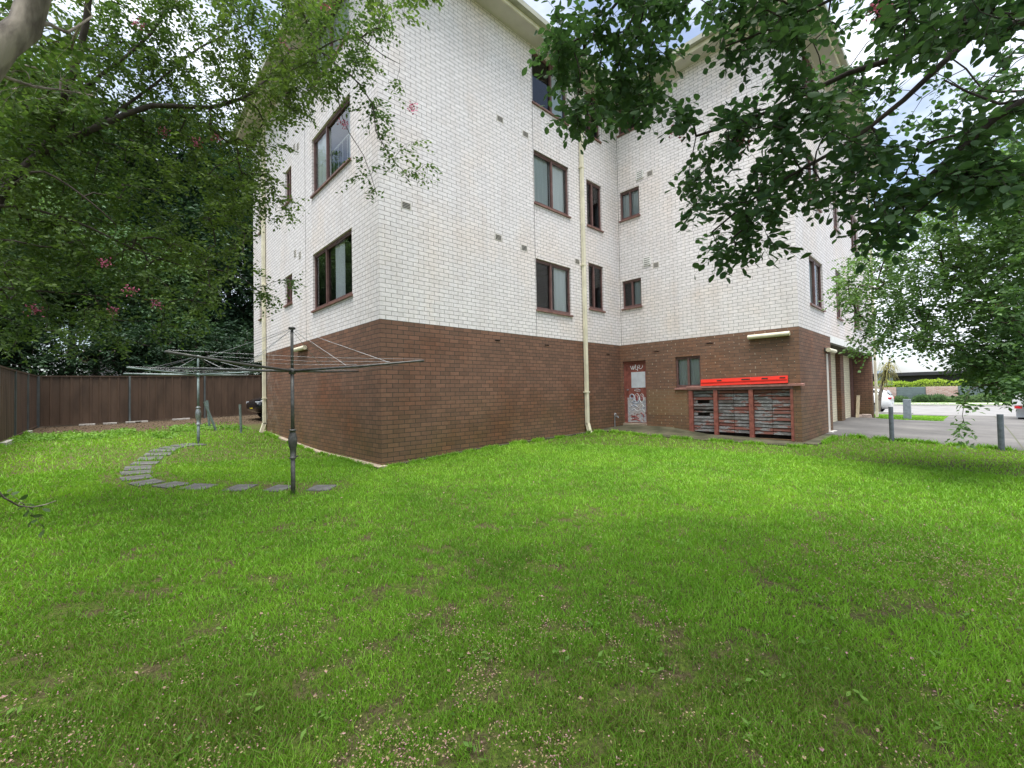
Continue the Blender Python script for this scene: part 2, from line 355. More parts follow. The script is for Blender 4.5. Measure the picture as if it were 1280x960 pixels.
def ground_mat():
    mt, nt, out = nodes('lawn_soil'); p = N(nt, 'ShaderNodeBsdfPrincipled'); g = pos(nt)
    s = N(nt, 'ShaderNodeSeparateXYZ'); L(nt, g, s.inputs[0])
    n1 = noise(nt, .7, 4, g); n2 = noise(nt, 9, 5, g); n3 = noise(nt, 60, 3, g)
    green = ramp(nt, noise(nt, 48, 5, g, .7).outputs[0], [(.35, (.035, .055, .012)), (.5, (.07, .105, .018)), (.65, (.12, .165, .03))]).outputs[0]
    soil = ramp(nt, n3.outputs[0], [(.35, (.045, .032, .020)), (.6, (.10, .072, .045)), (.72, (.22, .17, .11))]).outputs[0]
    mr = N(nt, 'ShaderNodeMapRange'); mr.inputs[1].default_value = 10.2; mr.inputs[2].default_value = 12.2; L(nt, math_(nt, 'ADD', s.outputs[1], math_(nt, 'MULTIPLY', n1.outputs[0], 2.)), mr.inputs[0])
    f = math_(nt, 'MAXIMUM', mr.outputs[0], ramp(nt, n2.outputs[0], [(.44, 0.), (.60, .8)]).outputs[0])
    L(nt, mixc(nt, f, green, soil), p.inputs['Base Color']); p.inputs['Roughness'].default_value = .95; p.inputs['Specular IOR Level'].default_value = .1
    b = N(nt, 'ShaderNodeBump'); b.inputs['Strength'].default_value = .6; b.inputs['Distance'].default_value = .03; L(nt, n3.outputs[0], b.inputs['Height']); L(nt, b.outputs[0], p.inputs['Normal'])
    L(nt, p.outputs[0], out.inputs[0]); return mt
M['ground'] = ground_mat()
xs = np.concatenate([[-500, -250, -120, -60, -30, -16, -10], np.arange(-8, 14.01, .4), [15, 16, 17, 18, 19, 20, 21, 22, 23, 24, 25, 26, 28, 31, 35, 40, 43, 46, 52, 60, 90, 150, 300, 600]])
ys = np.concatenate([[-500, -250, -120, -70, -40, -25, -18], np.arange(-14, 18.01, .4), [20, 23, 27, 32, 40, 60, 100, 200, 500]])
grid_sheet('ground', xs, ys, 0, 'ground')

def drive_mat():
    mt, nt, out = nodes('driveway_concrete'); p = N(nt, 'ShaderNodeBsdfPrincipled'); g = pos(nt)
    n1 = noise(nt, .6, 5, g, .65); n2 = noise(nt, 12, 5, g); mp = N(nt, 'ShaderNodeMapping'); mp.inputs['Scale'].default_value = (.9, .12, 1); L(nt, g, mp.inputs[0])
    n4 = noise(nt, 1., 4, mp.outputs[0])
    c = ramp(nt, n1.outputs[0], [(.3, (.095, .09, .085)), (.55, (.145, .138, .13)), (.75, (.21, .20, .18))]).outputs[0]
    c = mixc(nt, .7, c, ramp(nt, n4.outputs[0], [(.35, .55), (.6, 1.)]).outputs[0], 'MULTIPLY')
    c = mixc(nt, .5, c, ramp(nt, n2.outputs[0], [(.3, .7), (.7, 1.1)]).outputs[0], 'MULTIPLY')
    s = N(nt, 'ShaderNodeSeparateXYZ'); L(nt, g, s.inputs[0])
    b = N(nt, 'ShaderNodeTexBrick'); b.offset = 0; b.inputs['Scale'].default_value = 1; b.inputs['Mortar Size'].default_value = .014; b.inputs['Brick Width'].default_value = 3.3; b.inputs['Row Height'].default_value = 4.1
    L(nt, g, b.inputs['Vector'])
    c = mixc(nt, b.outputs['Fac'], c, (.07, .075, .04))
    L(nt, c, p.inputs['Base Color']); p.inputs['Roughness'].default_value = .9; L(nt, p.outputs[0], out.inputs[0]); return mt
M['driveway'] = drive_mat()
island = lambda x, y: (x > 18.3 + .12 * np.abs(y + 5.4) ** 2) & (x < 24.2) & (y > -6.75) & (y < -3)
dm = lambda x, y: (~island(x, y)) & ~((y > -3.6))
grid_sheet('driveway', np.arange(10.3, 27.01, .15), np.arange(-24, -3.5, .15), .035, 'driveway', mask=dm)
V = MB()
yy = np.arange(-24, -4.7, .5)
for a, b in zip(yy[:-1], yy[1:]): V.add([(10.3, a, h(10.3, a) - .1), (10.3, b, h(10.3, b) - .1), (10.3, b, h(10.3, b) + .035), (10.3, a, h(10.3, a) + .035)], [(0, 1, 2, 3)])
V.build('driveway_edge', 'kerb')['kind'] = 'structure'
def road(name, x0, x1, y0, y1, off, mat, step=2.):
    grid_sheet(name, np.linspace(x0, x1, 7), np.arange(y0, y1 + .01, step), off, mat)
road('road', 27, 40, -90, 90, .02, 'asphalt'); road('footpath', 43.0, 44.6, -90, 90, .03, 'path')
for nm, x0, x1 in (('near_kerb', 26.7, 27), ('far_kerb', 40, 40.3)):
    b = MB()
    for y0, y1 in ([(-90, -22), (-5.4, 90)] if nm[0] == 'n' else [(-90, 90)]):
        st = np.linspace(y0, y1, 24)
        for a, c in zip(st[:-1], st[1:]):
            z = [h(x, y) for x, y in ((x0, a), (x1, a), (x1, c), (x0, c))]
            P = [(x0, a, z[0]), (x1, a, z[1]), (x1, c, z[2]), (x0, c, z[3])]
            b.add([(x, y, q - .1) for x, y, q in P] + [(x, y, q + .13) for x, y, q in P], [(4, 5, 6, 7), (0, 1, 5, 4), (1, 2, 6, 5), (2, 3, 7, 6), (3, 0, 4, 7)])
    b.build('kerb', 'kerb')['kind'] = 'structure'

# ------------------------------------------------------------------ the flats
A, B, ZB, ZS = 8.014, 4.785, 2.75, 10.27
bld = empty('apartment_building', (0, 0, 0), 'tall block of flats, white brick above a dark brown brick ground floor', 'apartment building')
# a wall plane: origin, u axis, outward normal
class Plane:
    def __init__(s, o, u, n): s.o, s.u, s.n = np.array(o, float), np.array(u, float), np.array(n, float)
    def p(s, u, z, d=0): return s.o + s.u * u + s.n * d + np.array([0, 0, z])
PL_R = Plane((0, 0, 0), (1, 0, 0), (0, -1, 0)); PL_L = Plane((0, 0, 0), (0, 1, 0), (-1, 0, 0))
PL_M = Plane((A, 0, 0), (0, -1, 0), (-1, 0, 0)); PL_S = Plane((0, -B, 0), (1, 0, 0), (0, -1, 0))
def wall(name, pl, u0, u1, z0, z1, holes, mat, depth=.11):
    us = sorted({u0, u1} | {q for hh in holes for q in hh[:2]}); zs = sorted({z0, z1} | {q for hh in holes for q in hh[2:]})
    us = [u for u in us if u0 <= u <= u1]; zs = [z for z in zs if z0 <= z <= z1]
    b = MB()
    flip = np.dot(np.cross(pl.u, (0, 0, 1)), pl.n) < 0
    def q(P): b.add(P, [(0, 1, 2, 3)] if not flip else [(3, 2, 1, 0)])
    for a, c in zip(us[:-1], us[1:]):
        for e, g in zip(zs[:-1], zs[1:]):
            mu, mz = (a + c) / 2, (e + g) / 2
            if any(x0 < mu < x1 and y0 < mz < y1 for x0, x1, y0, y1 in holes): continue
            q([pl.p(a, e), pl.p(c, e), pl.p(c, g), pl.p(a, g)])
    for x0, x1, y0, y1 in holes:
        D = -depth
        q([pl.p(x0, y0), pl.p(x0, y0, D), pl.p(x0, y1, D), pl.p(x0, y1)][::-1]); q([pl.p(x1, y0), pl.p(x1, y0, D), pl.p(x1, y1, D), pl.p(x1, y1)])
        q([pl.p(x0, y1), pl.p(x0, y1, D), pl.p(x1, y1, D), pl.p(x1, y1)][::-1]); q([pl.p(x0, y0), pl.p(x0, y0, D), pl.p(x1, y0, D), pl.p(x1, y0)])
    return b.build(name, mat, bld)
def pbox(b, pl, u0, u1, z0, z1, d0, d1):
    c = pl.p((u0 + u1) / 2, (z0 + z1) / 2, (d0 + d1) / 2)
    return b.obox(c, pl.u * (u1 - u0) / 2, pl.n * (d1 - d0) / 2, np.array([0, 0, (z1 - z0) / 2]))
def window(pl, hole, split=.5, curtains=(), sill='sill', kind='slide', bars=False):
    u0, u1, z0, z1 = hole; fw = .045
    f = MB(); D0, D1 = -.105, -.045
    pbox(f, pl, u0 + .002, u0 + fw, z0 + .002, z1 - .002, D0, D1); pbox(f, pl, u1 - fw, u1 - .002, z0 + .002, z1 - .002, D0, D1)
    pbox(f, pl, u0 + fw, u1 - fw, z1 - fw, z1 - .002, D0, D1); pbox(f, pl, u0 + fw, u1 - fw, z0 + .002, z0 + fw, D0, D1)
    um = u0 + (u1 - u0) * split
    w = empty('window', tuple(pl.p((u0 + u1) / 2, z0)))
    w.parent = bld
    f.build('frame', 'frame', w)
    s = MB(); pbox(s, pl, um - .028, um + .028, z0 + fw, z1 - fw, -.099, -.035)
    pbox(s, pl, u0 + fw, um - .028, z0 + fw, z0 + fw + .03, -.097, -.055); pbox(s, pl, um + .028, u1 - fw, z0 + fw, z0 + fw + .03, -.097, -.055)
    pbox(s, pl, u0 + fw, um - .028, z1 - fw - .03, z1 - fw, -.097, -.055); pbox(s, pl, um + .028, u1 - fw, z1 - fw - .03, z1 - fw, -.097, -.055)
    s.build('sash', 'frame', w)
    for a, c, d in ((u0 + fw, um - .028, -.086), (um + .028, u1 - fw, -.074)):
        g = MB(); g.add([pl.p(a, z0 + fw + .03, d), pl.p(c, z0 + fw + .03, d), pl.p(c, z1 - fw - .03, d), pl.p(a, z1 - fw - .03, d)], [(0, 1, 2, 3) if np.dot(np.cross(pl.u, (0, 0, 1)), pl.n) > 0 else (3, 2, 1, 0)]); g.build('pane', 'glass', w)
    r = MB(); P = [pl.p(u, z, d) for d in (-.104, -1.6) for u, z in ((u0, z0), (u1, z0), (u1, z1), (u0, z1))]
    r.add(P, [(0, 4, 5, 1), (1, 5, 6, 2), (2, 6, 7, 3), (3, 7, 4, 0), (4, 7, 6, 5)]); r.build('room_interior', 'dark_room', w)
    for a, c, mat in curtains:
        k = MB(); n = max(6, int((c - a) / .04)); ua = u0 + (u1 - u0) * a; uc = u0 + (u1 - u0) * c
        top = []; 
        for i in range(n + 1):
            u = ua + (uc - ua) * i / n; d = -.15 + .02 * math.sin(i * 1.9 + a * 9)
            top += [pl.p(u, z0 + .02, d), pl.p(u, z1 - .01, d)]
        k.add(top, [(2 * i, 2 * i + 2, 2 * i + 3, 2 * i + 1) for i in range(n)]); k.build('curtain', mat, w, smooth=True)
    if bars:
        k = MB()
        for i in range(1, 9): u = u0 + (u1 - u0) * i / 9; k.tube([pl.p(u, z0 + .06, -.15), pl.p(u, z0 + .75, -.15)], .008, 5)
        pbox(k, pl, u0 + .05, u1 - .05, z0 + .74, z0 + .77, -.16, -.14); k.build('guard_rail', 'white_paint', w)
    if sill:
        k = MB(); c = .03
        k.add([pl.p(u0 - c, z0 - .012, .045), pl.p(u1 + c, z0 - .012, .045), pl.p(u1 + c, z0 - .055, .045), pl.p(u0 - c, z0 - .055, .045),
               pl.p(u0 - c, z0 + .006, -.06), pl.p(u1 + c, z0 + .006, -.06), pl.p(u1 + c, z0 - .055, -.06), pl.p(u0 - c, z0 - .055, -.06)],
              [(0, 1, 2, 3), (0, 4, 5, 1), (3, 2, 6, 7), (0, 3, 7, 4), (1, 5, 6, 2)]); k.build('sill', sill, w)
    return w
# openings: (hole, split, curtains, bars)
WR = [((4.255, 5.645, 3.449, 4.754), .44, [(.62, .98, 'curtain')], 0), ((6.468, 7.2, 3.745, 5.08), .42, [(.02, .18, 'blind')], 0),
      ((4.255, 5.645, 6.194, 7.56), .52, [(.02, .5, 'blind'), (.54, .98, 'curtain')], 0), ((6.46, 7.2, 6.174, 7.53), .42, [], 0),
      ((4.255, 5.645, 8.80, 10.20), .55, [(.62, .98, 'blind')], 0), ((6.46, 7.2, 8.90, 10.20), .42, [], 0)]
WL = [((1.215, 3.535, 3.446, 4.828), .66, [(.30, .52, 'curtain')], 0), ((1.23, 3.535, 6.286, 7.69), .62, [(.64, .98, 'curtain'), (.04, .2, 'blind')], 1),
      ((1.22, 3.535, 8.95, 10.22), .5, [(.02, .98, 'blind')], 0),
      ((5.165, 5.81, 3.94, 4.74), .5, [], 0), ((5.17, 5.73, 6.80, 7.74), .5, [], 0), ((5.17, 5.75, 9.5, 10.2), .5, [], 0),
      ((8.08, 8.62, 3.94, 4.74), .5, [], 0), ((8.08, 8.62, 6.80, 7.74), .5, [], 0), ((8.08, 8.62, 9.5, 10.2), .5, [], 0)]
WM = [((.14, .785, 3.89, 4.74), .5, [(.5, .97, 'blind')], 0), ((.125, .795, 6.65, 7.535), .5, [(.03, .97, 'blind')], 0), ((.13, .79, 9.35, 10.2), .5, [], 0)]
WS = [((9.18, 10.65, 3.44, 4.70), .5, [(.02, .6, 'blind')], 0), ((12.35, 13.15, 3.44, 4.9), .5, [], 0), ((15.2, 16.6, 3.44, 4.70), .5, [(.5, .98, 'curtain')], 0),
      ((9.18, 10.65, 6.19, 7.5), .5, [(.5, .98, 'curtain')], 0), ((12.35, 13.15, 6.19, 7.6), .5, [], 0), ((15.2, 16.6, 6.19, 7.5), .5, [], 0),
      ((9.18, 10.65, 8.9, 10.2), .5, [], 0), ((12.35, 13.15, 8.9, 10.2), .5, [], 0), ((15.2, 16.6, 8.9, 10.2), .5, [], 0)]
UE, VE = 19.0, 9.42           # far ends of the two wings
wall('upper_wall', PL_R, 0, A, ZB, ZS, [w[0] for w in WR], 'white_brick')
wall('upper_wall', PL_L, 0, VE, ZB, ZS, [w[0] for w in WL], 'white_brick')
wall('upper_wall', PL_M, 0, B, ZB, ZS, [w[0] for w in WM], 'white_brick')
wall('upper_wall', PL_S, A, UE, ZB, ZS, [w[0] for w in WS], 'white_brick')
b = MB(); b.add([(UE, -B, ZB), (UE, VE, ZB), (UE, VE, ZS), (UE, -B, ZS)], [(0, 1, 2, 3)]); b.add([(0, VE, ZB), (UE, VE, ZB), (UE, VE, ZS), (0, VE, ZS)], [(3, 2, 1, 0)]); b.build('upper_wall', 'white_brick', bld)
DOOR = (.081, .865, .335, 2.235); BW = (1.79, 2.49, 1.385, 2.253); SL = (2.20, 4.60, .10, 1.36)
wall('lower_wall', PL_R, 0, A, -.5, ZB, [], 'brown_brick'); wall('lower_wall', PL_L, 0, 7.93, -.5, ZB, [], 'brown_brick')
wall('lower_wall', PL_M, 0, B, -.5, ZB, [DOOR, BW, SL], 'brown_brick_patched', .14)
wall('lower_wall', PL_S, A, 10.72, -.5, ZB, [], 'brown_brick')
# the end of the left wing steps back under an overhang
b = MB(); b.add([(0, 7.93, -.5), (3, 7.93, -.5), (3, 7.93, ZB), (0, 7.93, ZB)], [(3, 2, 1, 0)]); b.add([(3, 7.93, -.5), (3, VE, -.5), (3, VE, ZB), (3, 7.93, ZB)], [(3, 2, 1, 0)])
b.add([(3, VE, -.5), (UE, VE, -.5), (UE, VE, ZB), (3, VE, ZB)], [(3, 2, 1, 0)]); b.build('lower_wall', 'brown_brick', bld)
b = MB(); b.box((.004, 7.934, 2.56), (2.996, VE - .004, ZB - .003)); b.build('overhang_soffit', 'soffit', bld)
# carport side: pier, door jamb, recess, cream brick bays, brown end wall
b = MB(); b.box((11.02, -B, -.4), (11.30, -4.32, 2.747)); b.build('brick_pier', 'brown_brick', bld)
b = MB(); b.box((10.72, -B + .004, 2.25), (11.02, -4.5, 2.747)); b.box((10.72, -4.5, -.4), (11.02, -4.45, 2.25)); b.build('door_head', 'brown_brick', bld)
b = MB(); b.box((10.724, -B - .004, .11), (10.95, -4.52, 2.245)); b.build('door_jamb', 'soffit', bld)
b = MB(); b.box((10.7, -B - .09, .0), (11.3, -4.5, .105)); b.build('doorstep', 'path', bld)
b = MB(); b.box((11.304, -B + .004, 2.55), (UE - .3, -3.75, 2.745)); b.build('overhang_soffit', 'mossy_concrete', bld)
b = MB(); b.box((11.304, -B - .003, 2.60), (UE - .004, -B + .1, 2.80)); b.build('lintel_beam', 'white_paint', bld)
b = MB(); b.add([(11.3, -4.12, -.4), (18.6, -4.12, -.4), (18.6, -4.12, 2.56), (11.3, -4.12, 2.56)], [(0, 1, 2, 3)]); b.build('garage_wall', 'cream_brick', bld)
for x0, x1, y0 in ((15.75, 16.35, -4.26), (12.6, 13.0, -4.26)):
    b = MB(); b.box((x0, y0, -.4), (x1, -4.123, 2.548)); b.build('brick_pier', 'brown_brick', bld)
b = MB(); b.box((18.38, -4.2, -.4), (18.597, -4.123, 2.548)); b.build('door_post', 'frame', bld)
b = MB(); b.box((18.6, -B, -.5), (UE, -3.7, 2.747)); b.build('end_wall', 'brown_brick', bld)
b = MB(); b.add([(UE, -3.7, -.5), (UE, VE, -.5), (UE, VE, ZB), (UE, -3.7, ZB)], [(0, 1, 2, 3)]); b.build('lower_wall', 'brown_brick', bld)
for pl, ws in ((PL_R, WR), (PL_L, WL), (PL_M, WM), (PL_S, WS)):
    for hole, sp, cu, bars in ws: window(pl, hole, sp, cu, bars=bool(bars))
window(PL_M, BW, .5, [(.0, 1., 'blind')], 'pink_sill')
# joints between bays (dark control joints)
for pl, u in ((PL_R, 4.235), (PL_M, .06), (PL_L, 4.05)): b = MB(); pbox(b, pl, u - .006, u + .006, ZB, ZS, -.003, .002); b.build('control_joint', 'bark', bld)
# eaves
def ring(off, x0=0, y0=0): return [(-off, VE + off), (-off, -off), (A - off, -off), (A - off, -B - off), (UE + off, -B - off), (UE + off, VE + off)]
def band(nm, o0, o1, z0, z1, mat):
    a, c = ring(o0), ring(o1); n = len(a); b = MB()
    P = [(x, y, z0) for x, y in a] + [(x, y, z0) for x, y in c] + [(x, y, z1) for x, y in a] + [(x, y, z1) for x, y in c]
    F = []
    for i in range(n):
        j = (i + 1) % n
        F += [(i, j, n + j, n + i), (2 * n + i, 3 * n + i, 3 * n + j, 2 * n + j), (n + i, n + j, 3 * n + j, 3 * n + i), (i, 2 * n + i, 2 * n + j, j)]
    b.add(P, F); return b.build(nm, mat, bld)
band('soffit', -.05, .445, ZS, ZS + .04, 'soffit'); band('fascia', .448, .475, ZS - .03, ZS + .24, 'cream_paint'); band('gutter', .478, .61, ZS + .07, ZS + .20, 'gutter')
a, c = ring(.5), ring(-3.2); b = MB(); n = 6
b.add([(x, y, ZS + .21) for x, y in a] + [(x, y, ZS + 1.45) for x, y in c], [(i, (i + 1) % n, n + (i + 1) % n, n + i) for i in range(n)] + [tuple(range(n, 2 * n))]); b.build('roof', 'roof_tile', bld)
# downpipes
def downpipe(pl, u, ztop, zbot, w=.055, spread=.10, kick=.12):
    o = empty('downpipe', tuple(pl.p(u, zbot))); o.parent = bld
    b = MB(); pbox(b, pl, u - w, u + w, zbot + .3, ztop, .015, .11); b.build('pipe', 'cream_paint', o, bevel=.01)
    b = MB(); b.add([pl.p(u - w, zbot + .34, .012), pl.p(u + w, zbot + .34, .012), pl.p(u + w, zbot + .34, .112), pl.p(u - w, zbot + .34, .112),
                     pl.p(u - w, zbot + .02, .012 + kick), pl.p(u + w, zbot + .02, .012 + kick), pl.p(u + w, zbot + .02, .112 + kick), pl.p(u - w, zbot + .02, .112 + kick)],
                    [(0, 1, 5, 4), (1, 2, 6, 5), (2, 3, 7, 6), (3, 0, 4, 7), (4, 5, 6, 7), (3, 2, 1, 0)]); b.build('shoe', 'cream_paint', o)
    for z in (1.3, 4.9, 7.7): k = MB(); pbox(k, pl, u - w - .03, u + w + .03, z, z + .035, .004, .116); k.build('bracket', 'cream_paint', o)
downpipe(PL_R, 6.17, ZS, .10, .047, kick=.09); downpipe(PL_L, 7.86, ZS, .20, .052, kick=.10)
downpipe(Plane((UE, 0, 0), (0, -1, 0), (-1, 0, 0)), 4.87, ZS, .0, .045, kick=.04)
# vents in the brickwork
def vent(pl, u, z, w=.115, hh=.08, mat='white_paint', proud=.004):
    o = MB(); pbox(o, pl, u - w, u + w, z - hh, z + hh, -.002, proud); v = o.build('vent', mat, bld)
    s = MB()
    for i in range(4): zz = z - hh + .03 + i * (2 * hh - .06) / 3; pbox(s, pl, u - w + .025, u + w - .025, zz - .008, zz + .008, proud, proud + .003)
    s.build('slot', 'bark', v)
for pl, u, z in ((PL_R, .58, 5.04), (PL_R, 2.99, 4.98), (PL_R, 3.84, 4.92), (PL_R, 3.11, 7.85), (PL_R, 3.97, 7.83), (PL_R, 5.95, 5.0)): vent(pl, u, z, .11, .075, 'soffit')
for u, z in ((.84, 7.83), (1.0, 5.17)): vent(PL_M, u, z, .12, .12, 'white_paint', .03)
for u, z in ((1.16, 7.76), (1.28, 5.0), (3.0, 7.8)): vent(PL_M, u, z, .10, .08, 'soffit')
for u, z in ((4.9, 5.2), (4.5, 5.05), (4.9, 8.1), (4.6, 8.0)): vent(PL_L, u, z, .10, .1, 'soffit')
for pl, u, z in ((PL_R, 7.35, 2.45), (PL_M, 1.22, 2.46), (PL_M, 2.75, 2.55), (PL_R, 2.9, 2.55), (PL_R, 4.6, 2.55)): vent(pl, u, z, .11, .035, 'brown_brick')
# tube lights
def tube_light(pl, u0, u1, z, d=.07):
    o = empty('wall_light', tuple(pl.p((u0 + u1) / 2, z))); o.parent = bld
    b = MB(); pbox(b, pl, u0 + .04, u1 - .04, z - .04, z + .06, .004, .04); b.build('mounting', 'dull_steel', o)
    b = MB(); b.tube([pl.p(u0, z, d), pl.p(u1, z, d)], .055, 14); b.build('diffuser', 'cream_paint', o, smooth=False)
tube_light(PL_M, 3.72, 4.62, 2.60); tube_light(PL_L, 3.95, 4.72, 2.575); tube_light(PL_S, 10.45, 11.3, 2.33, .10)
# door with graffiti
u0, u1, z0, z1 = DOOR
d = empty('door', tuple(PL_M.p(.47, z0))); d.parent = bld
b = MB()
for q in ((u0 + .002, u0 + .07, z0, z1 - .002), (u1 - .05, u1 - .002, z0, z1 - .002), (u0 + .07, u1 - .05, z1 - .06, z1 - .002)): pbox(b, PL_M, *q, -.135, -.05)
b.build('frame', 'door_red', d)
b = MB(); pbox(b, PL_M, u0 + .07, u1 - .05, z0 + .01, z1 - .06, -.125, -.085); b.build('door_leaf', 'door_red', d)
b = MB(); pbox(b, PL_M, u0 + .09, u1 - .055, z0 + .03, 1.12, -.085, -.080); b.build('kick_sheet', 'door_sheet', d, bevel=.002)
b = MB(); pbox(b, PL_M, u0 + .24, u1 - .06, 1.42, 1.90, -.085, -.079); b.build('notice_panel', 'sign_white', d)
b = MB(); b.tube([PL_M.p(u0 + .12, 1.36, -.085), PL_M.p(u0 + .12, 1.36, -.03)], .022, 10); b.build('handle', 'steel', d)
def strokes(nm, mat, curves, r=.008, dd=-.079):
    b = MB()
    for c in curves: b.tube([PL_M.p(u, z, dd) for u, z in c], r, 5)
    b.build(nm, mat, d)
def oval(cu, cz, a, c, t0=0, t1=6.4): return [(cu + a * math.cos(t), cz + c * math.sin(t)) for t in np.linspace(t0, t1, 18)]
strokes('spray_tag', 'paint_line', [[(.30, 2.10), (.34, 2.0), (.355, 1.98), (.375, 2.06), (.39, 2.1), (.40, 2.0), (.41, 1.975), (.45, 2.06), (.475, 2.13)],
    [(.485, 2.12), (.48, 2.04), (.485, 1.975), (.53, 1.97)], [(.545, 1.93), (.55, 2.08), (.60, 2.11), (.625, 2.07), (.60, 2.03), (.555, 2.02)], [(.60, 2.0), (.66, 1.99), (.71, 2.04), (.72, 2.1)]], .009)
strokes('spray_tag', 'paint_line', [oval(.33, 1.15, .085, .085), oval(.50, 1.10, .075, .14), oval(.50, 1.09, .035, .085), oval(.66, 1.10, .075, .13), oval(.665, 1.09, .04, .08),
    [(.42, 1.33), (.44, 1.37), (.52, 1.38), (.62, 1.36), (.62, 1.32), (.52, 1.315), (.42, 1.33)], oval(.40, 1.0, .07, .05), [(.28, .93), (.36, .82), (.45, .9), (.55, .8), (.66, .93), (.74, .84)],
    [(.26, .72), (.4, .78), (.52, .70), (.68, .78), (.74, .7)]], .006)
strokes('spray_tag', 'paint_red', [oval(.50, 1.09, .022, .065), oval(.665, 1.09, .026, .06), [(.30, .52), (.42, .55), (.55, .48)], [(.32, .44), (.45, .46), (.60, .40)], [(.62, .66), (.70, .60), (.72, .52)]], .02, -.083)
strokes('spray_tag', 'paint_blue', [oval(.33, 1.15, .065, .068), oval(.45, .98, .1, .04), [(.62, .45), (.66, .60), (.72, .5), (.74, .42)], [(.3, .85), (.4, .9), (.5, .84)]], .016, -.084)
b = MB(); pbox(b, PL_M, u0, u1, .18, z0 + .004, -.14, .06); b.build('doorstep', 'concrete', d)
# slatted vent panel: posts and five stacks of slats in a brick opening
sv = empty('slat_panel', tuple(PL_M.p(3.4, .1))); sv.parent = bld
for u, w in ((2.20, .055), (2.86, .05), (3.72, .05), (4.60, .03)):
    b = MB(); pbox(b, PL_M, u - w, u + w, .07 if u > 3 else .09, 1.30, -.10, .02); b.build('post', 'door_red', sv, bevel=.006)
b = MB(); pbox(b, PL_M, 2.14, 4.64, 1.301, 1.36, -.12, .025); b.build('head_rail', 'frame', sv)
b = MB(); pbox(b, PL_M, 2.20, 4.60, .05, 1.37, -.32, -.3); b.build('back_board', 'bark', sv)
rs = random.Random(3)
for a, c in ((2.26, 2.805), (2.915, 3.29), (3.30, 3.665), (3.775, 4.17), (4.18, 4.565)):
    b = MB(); nS = 13
    for i in range(nS):
        z = .20 + i * (1.30 - .20) / nS; hh = .070
        if a < 2.5 and i in (5, 6, 9): 
            if i != 6:
                pbox(b, PL_M, a, a + .10, z, z + hh, -.07, -.05); pbox(b, PL_M, c - .12, c, z, z + hh, -.07, -.05)
            else: pbox(b, PL_M, a, c, z, z + hh * .55, -.07, -.05)
            continue
        t = rs.uniform(-.004, .004); o_ = rs.uniform(-.008, .004)
        cc = PL_M.p((a + c) / 2, z + hh / 2 + t * .3, -.055 + o_)
        tilt = rs.uniform(-.006, .006)
        b.obox(cc, PL_M.u * (c - a) / 2 + np.array([0, 0, tilt * .5]), PL_M.n * .011, np.array([0, 0, hh / 2 - .002]) - PL_M.n * .004)
    b.build('slats', 'slat', sv)
b = MB(); b.add([PL_M.p(2.10, 1.37, -.06), PL_M.p(4.86, 1.37, -.06), PL_M.p(4.86, 1.425, -.06), PL_M.p(2.10, 1.425, -.06), PL_M.p(2.10, 1.365, .05), PL_M.p(4.86, 1.365, .05), PL_M.p(4.86, 1.41, .05), PL_M.p(2.10, 1.41, .05)],
    [(0, 1, 2, 3), (4, 7, 6, 5), (3, 2, 6, 7), (0, 4, 5, 1), (0, 3, 7, 4), (1, 5, 6, 2)]); b.build('ledge', 'pink_sill', bld)
# footing strips and the apron
def apron(nm, pts, top, mat, drop=.25):
    b = MB(); n = len(pts); b.add([(x, y, h(x, y) + top) for x, y in pts] + [(x, y, h(x, y) - drop) for x, y in pts], [tuple(range(n))] + [(i, n + i, n + (i + 1) % n, (i + 1) % n) for i in range(n)])
    o = b.build(nm, mat); o['kind'] = 'structure'; return o
def strip(nm, line, off, top, mat):
    b = MB(); 
    for (p0, p1) in zip(line[:-1], line[1:]):
        q0 = (p0[0] + off[0], p0[1] + off[1]); q1 = (p1[0] + off[0], p1[1] + off[1])
        P = [(x, y, h(x, y) + top) for x, y in (p0, p1, q1, q0)]; Q = [(x, y, z - .25) for x, y, z in P]
        b.add(P + Q, [(0, 1, 2, 3), (3, 2, 6, 7), (4, 5, 1, 0), (0, 3, 7, 4), (1, 5, 6, 2)])
    b.build(nm, mat)['kind'] = 'structure'
strip('footing', [(0.05, y) for y in np.linspace(-.14, 8.1, 18)], (-.19, 0), .04, 'concrete')
strip('footing', [(x, 0.05) for x in np.linspace(-.14, 6.3, 14)], (0, -.16), .035, 'mossy_concrete')
b = MB(); edge = [(6.15, -.11), (6.55, -.42), (6.5, -1.1), (6.55, -1.9), (6.95, -2.9), (7.25, -3.9), (7.42, -4.92)]
inner = [(6.3, .05), (7.2, .05), (A + .05, -.3), (A + .05, -1.6), (A + .05, -2.6), (A + .05, -3.7), (A + .05, -4.80)]
ez = [.025, .03, .03, .02, .02, .02, .03]
Z0 = [h(x, y) + e for (x, y), e in zip(edge, ez)]; Z1 = [.21, .23, .30, .28, .13, .11, .06]
P = [(x, y, z) for (x, y), z in zip(edge, Z0)] + [(x, y, z) for (x, y), z in zip(inner, Z1)] + [(x, y, z - .3) for (x, y), z in zip(edge, Z0)]
F = [(i, 7 + i, 8 + i, i + 1) for i in range(6)] + [(14 + i, i, i + 1, 15 + i) for i in range(6)] + [(6, 13, 20)]
b.add(P, F); b.build('door_apron', 'mossy_concrete')['kind'] = 'structure'
strip('footing', [(x, -B + .05) for x in np.linspace(7.95, 10.3, 8)], (0, -.34), .03, 'mossy_concrete')

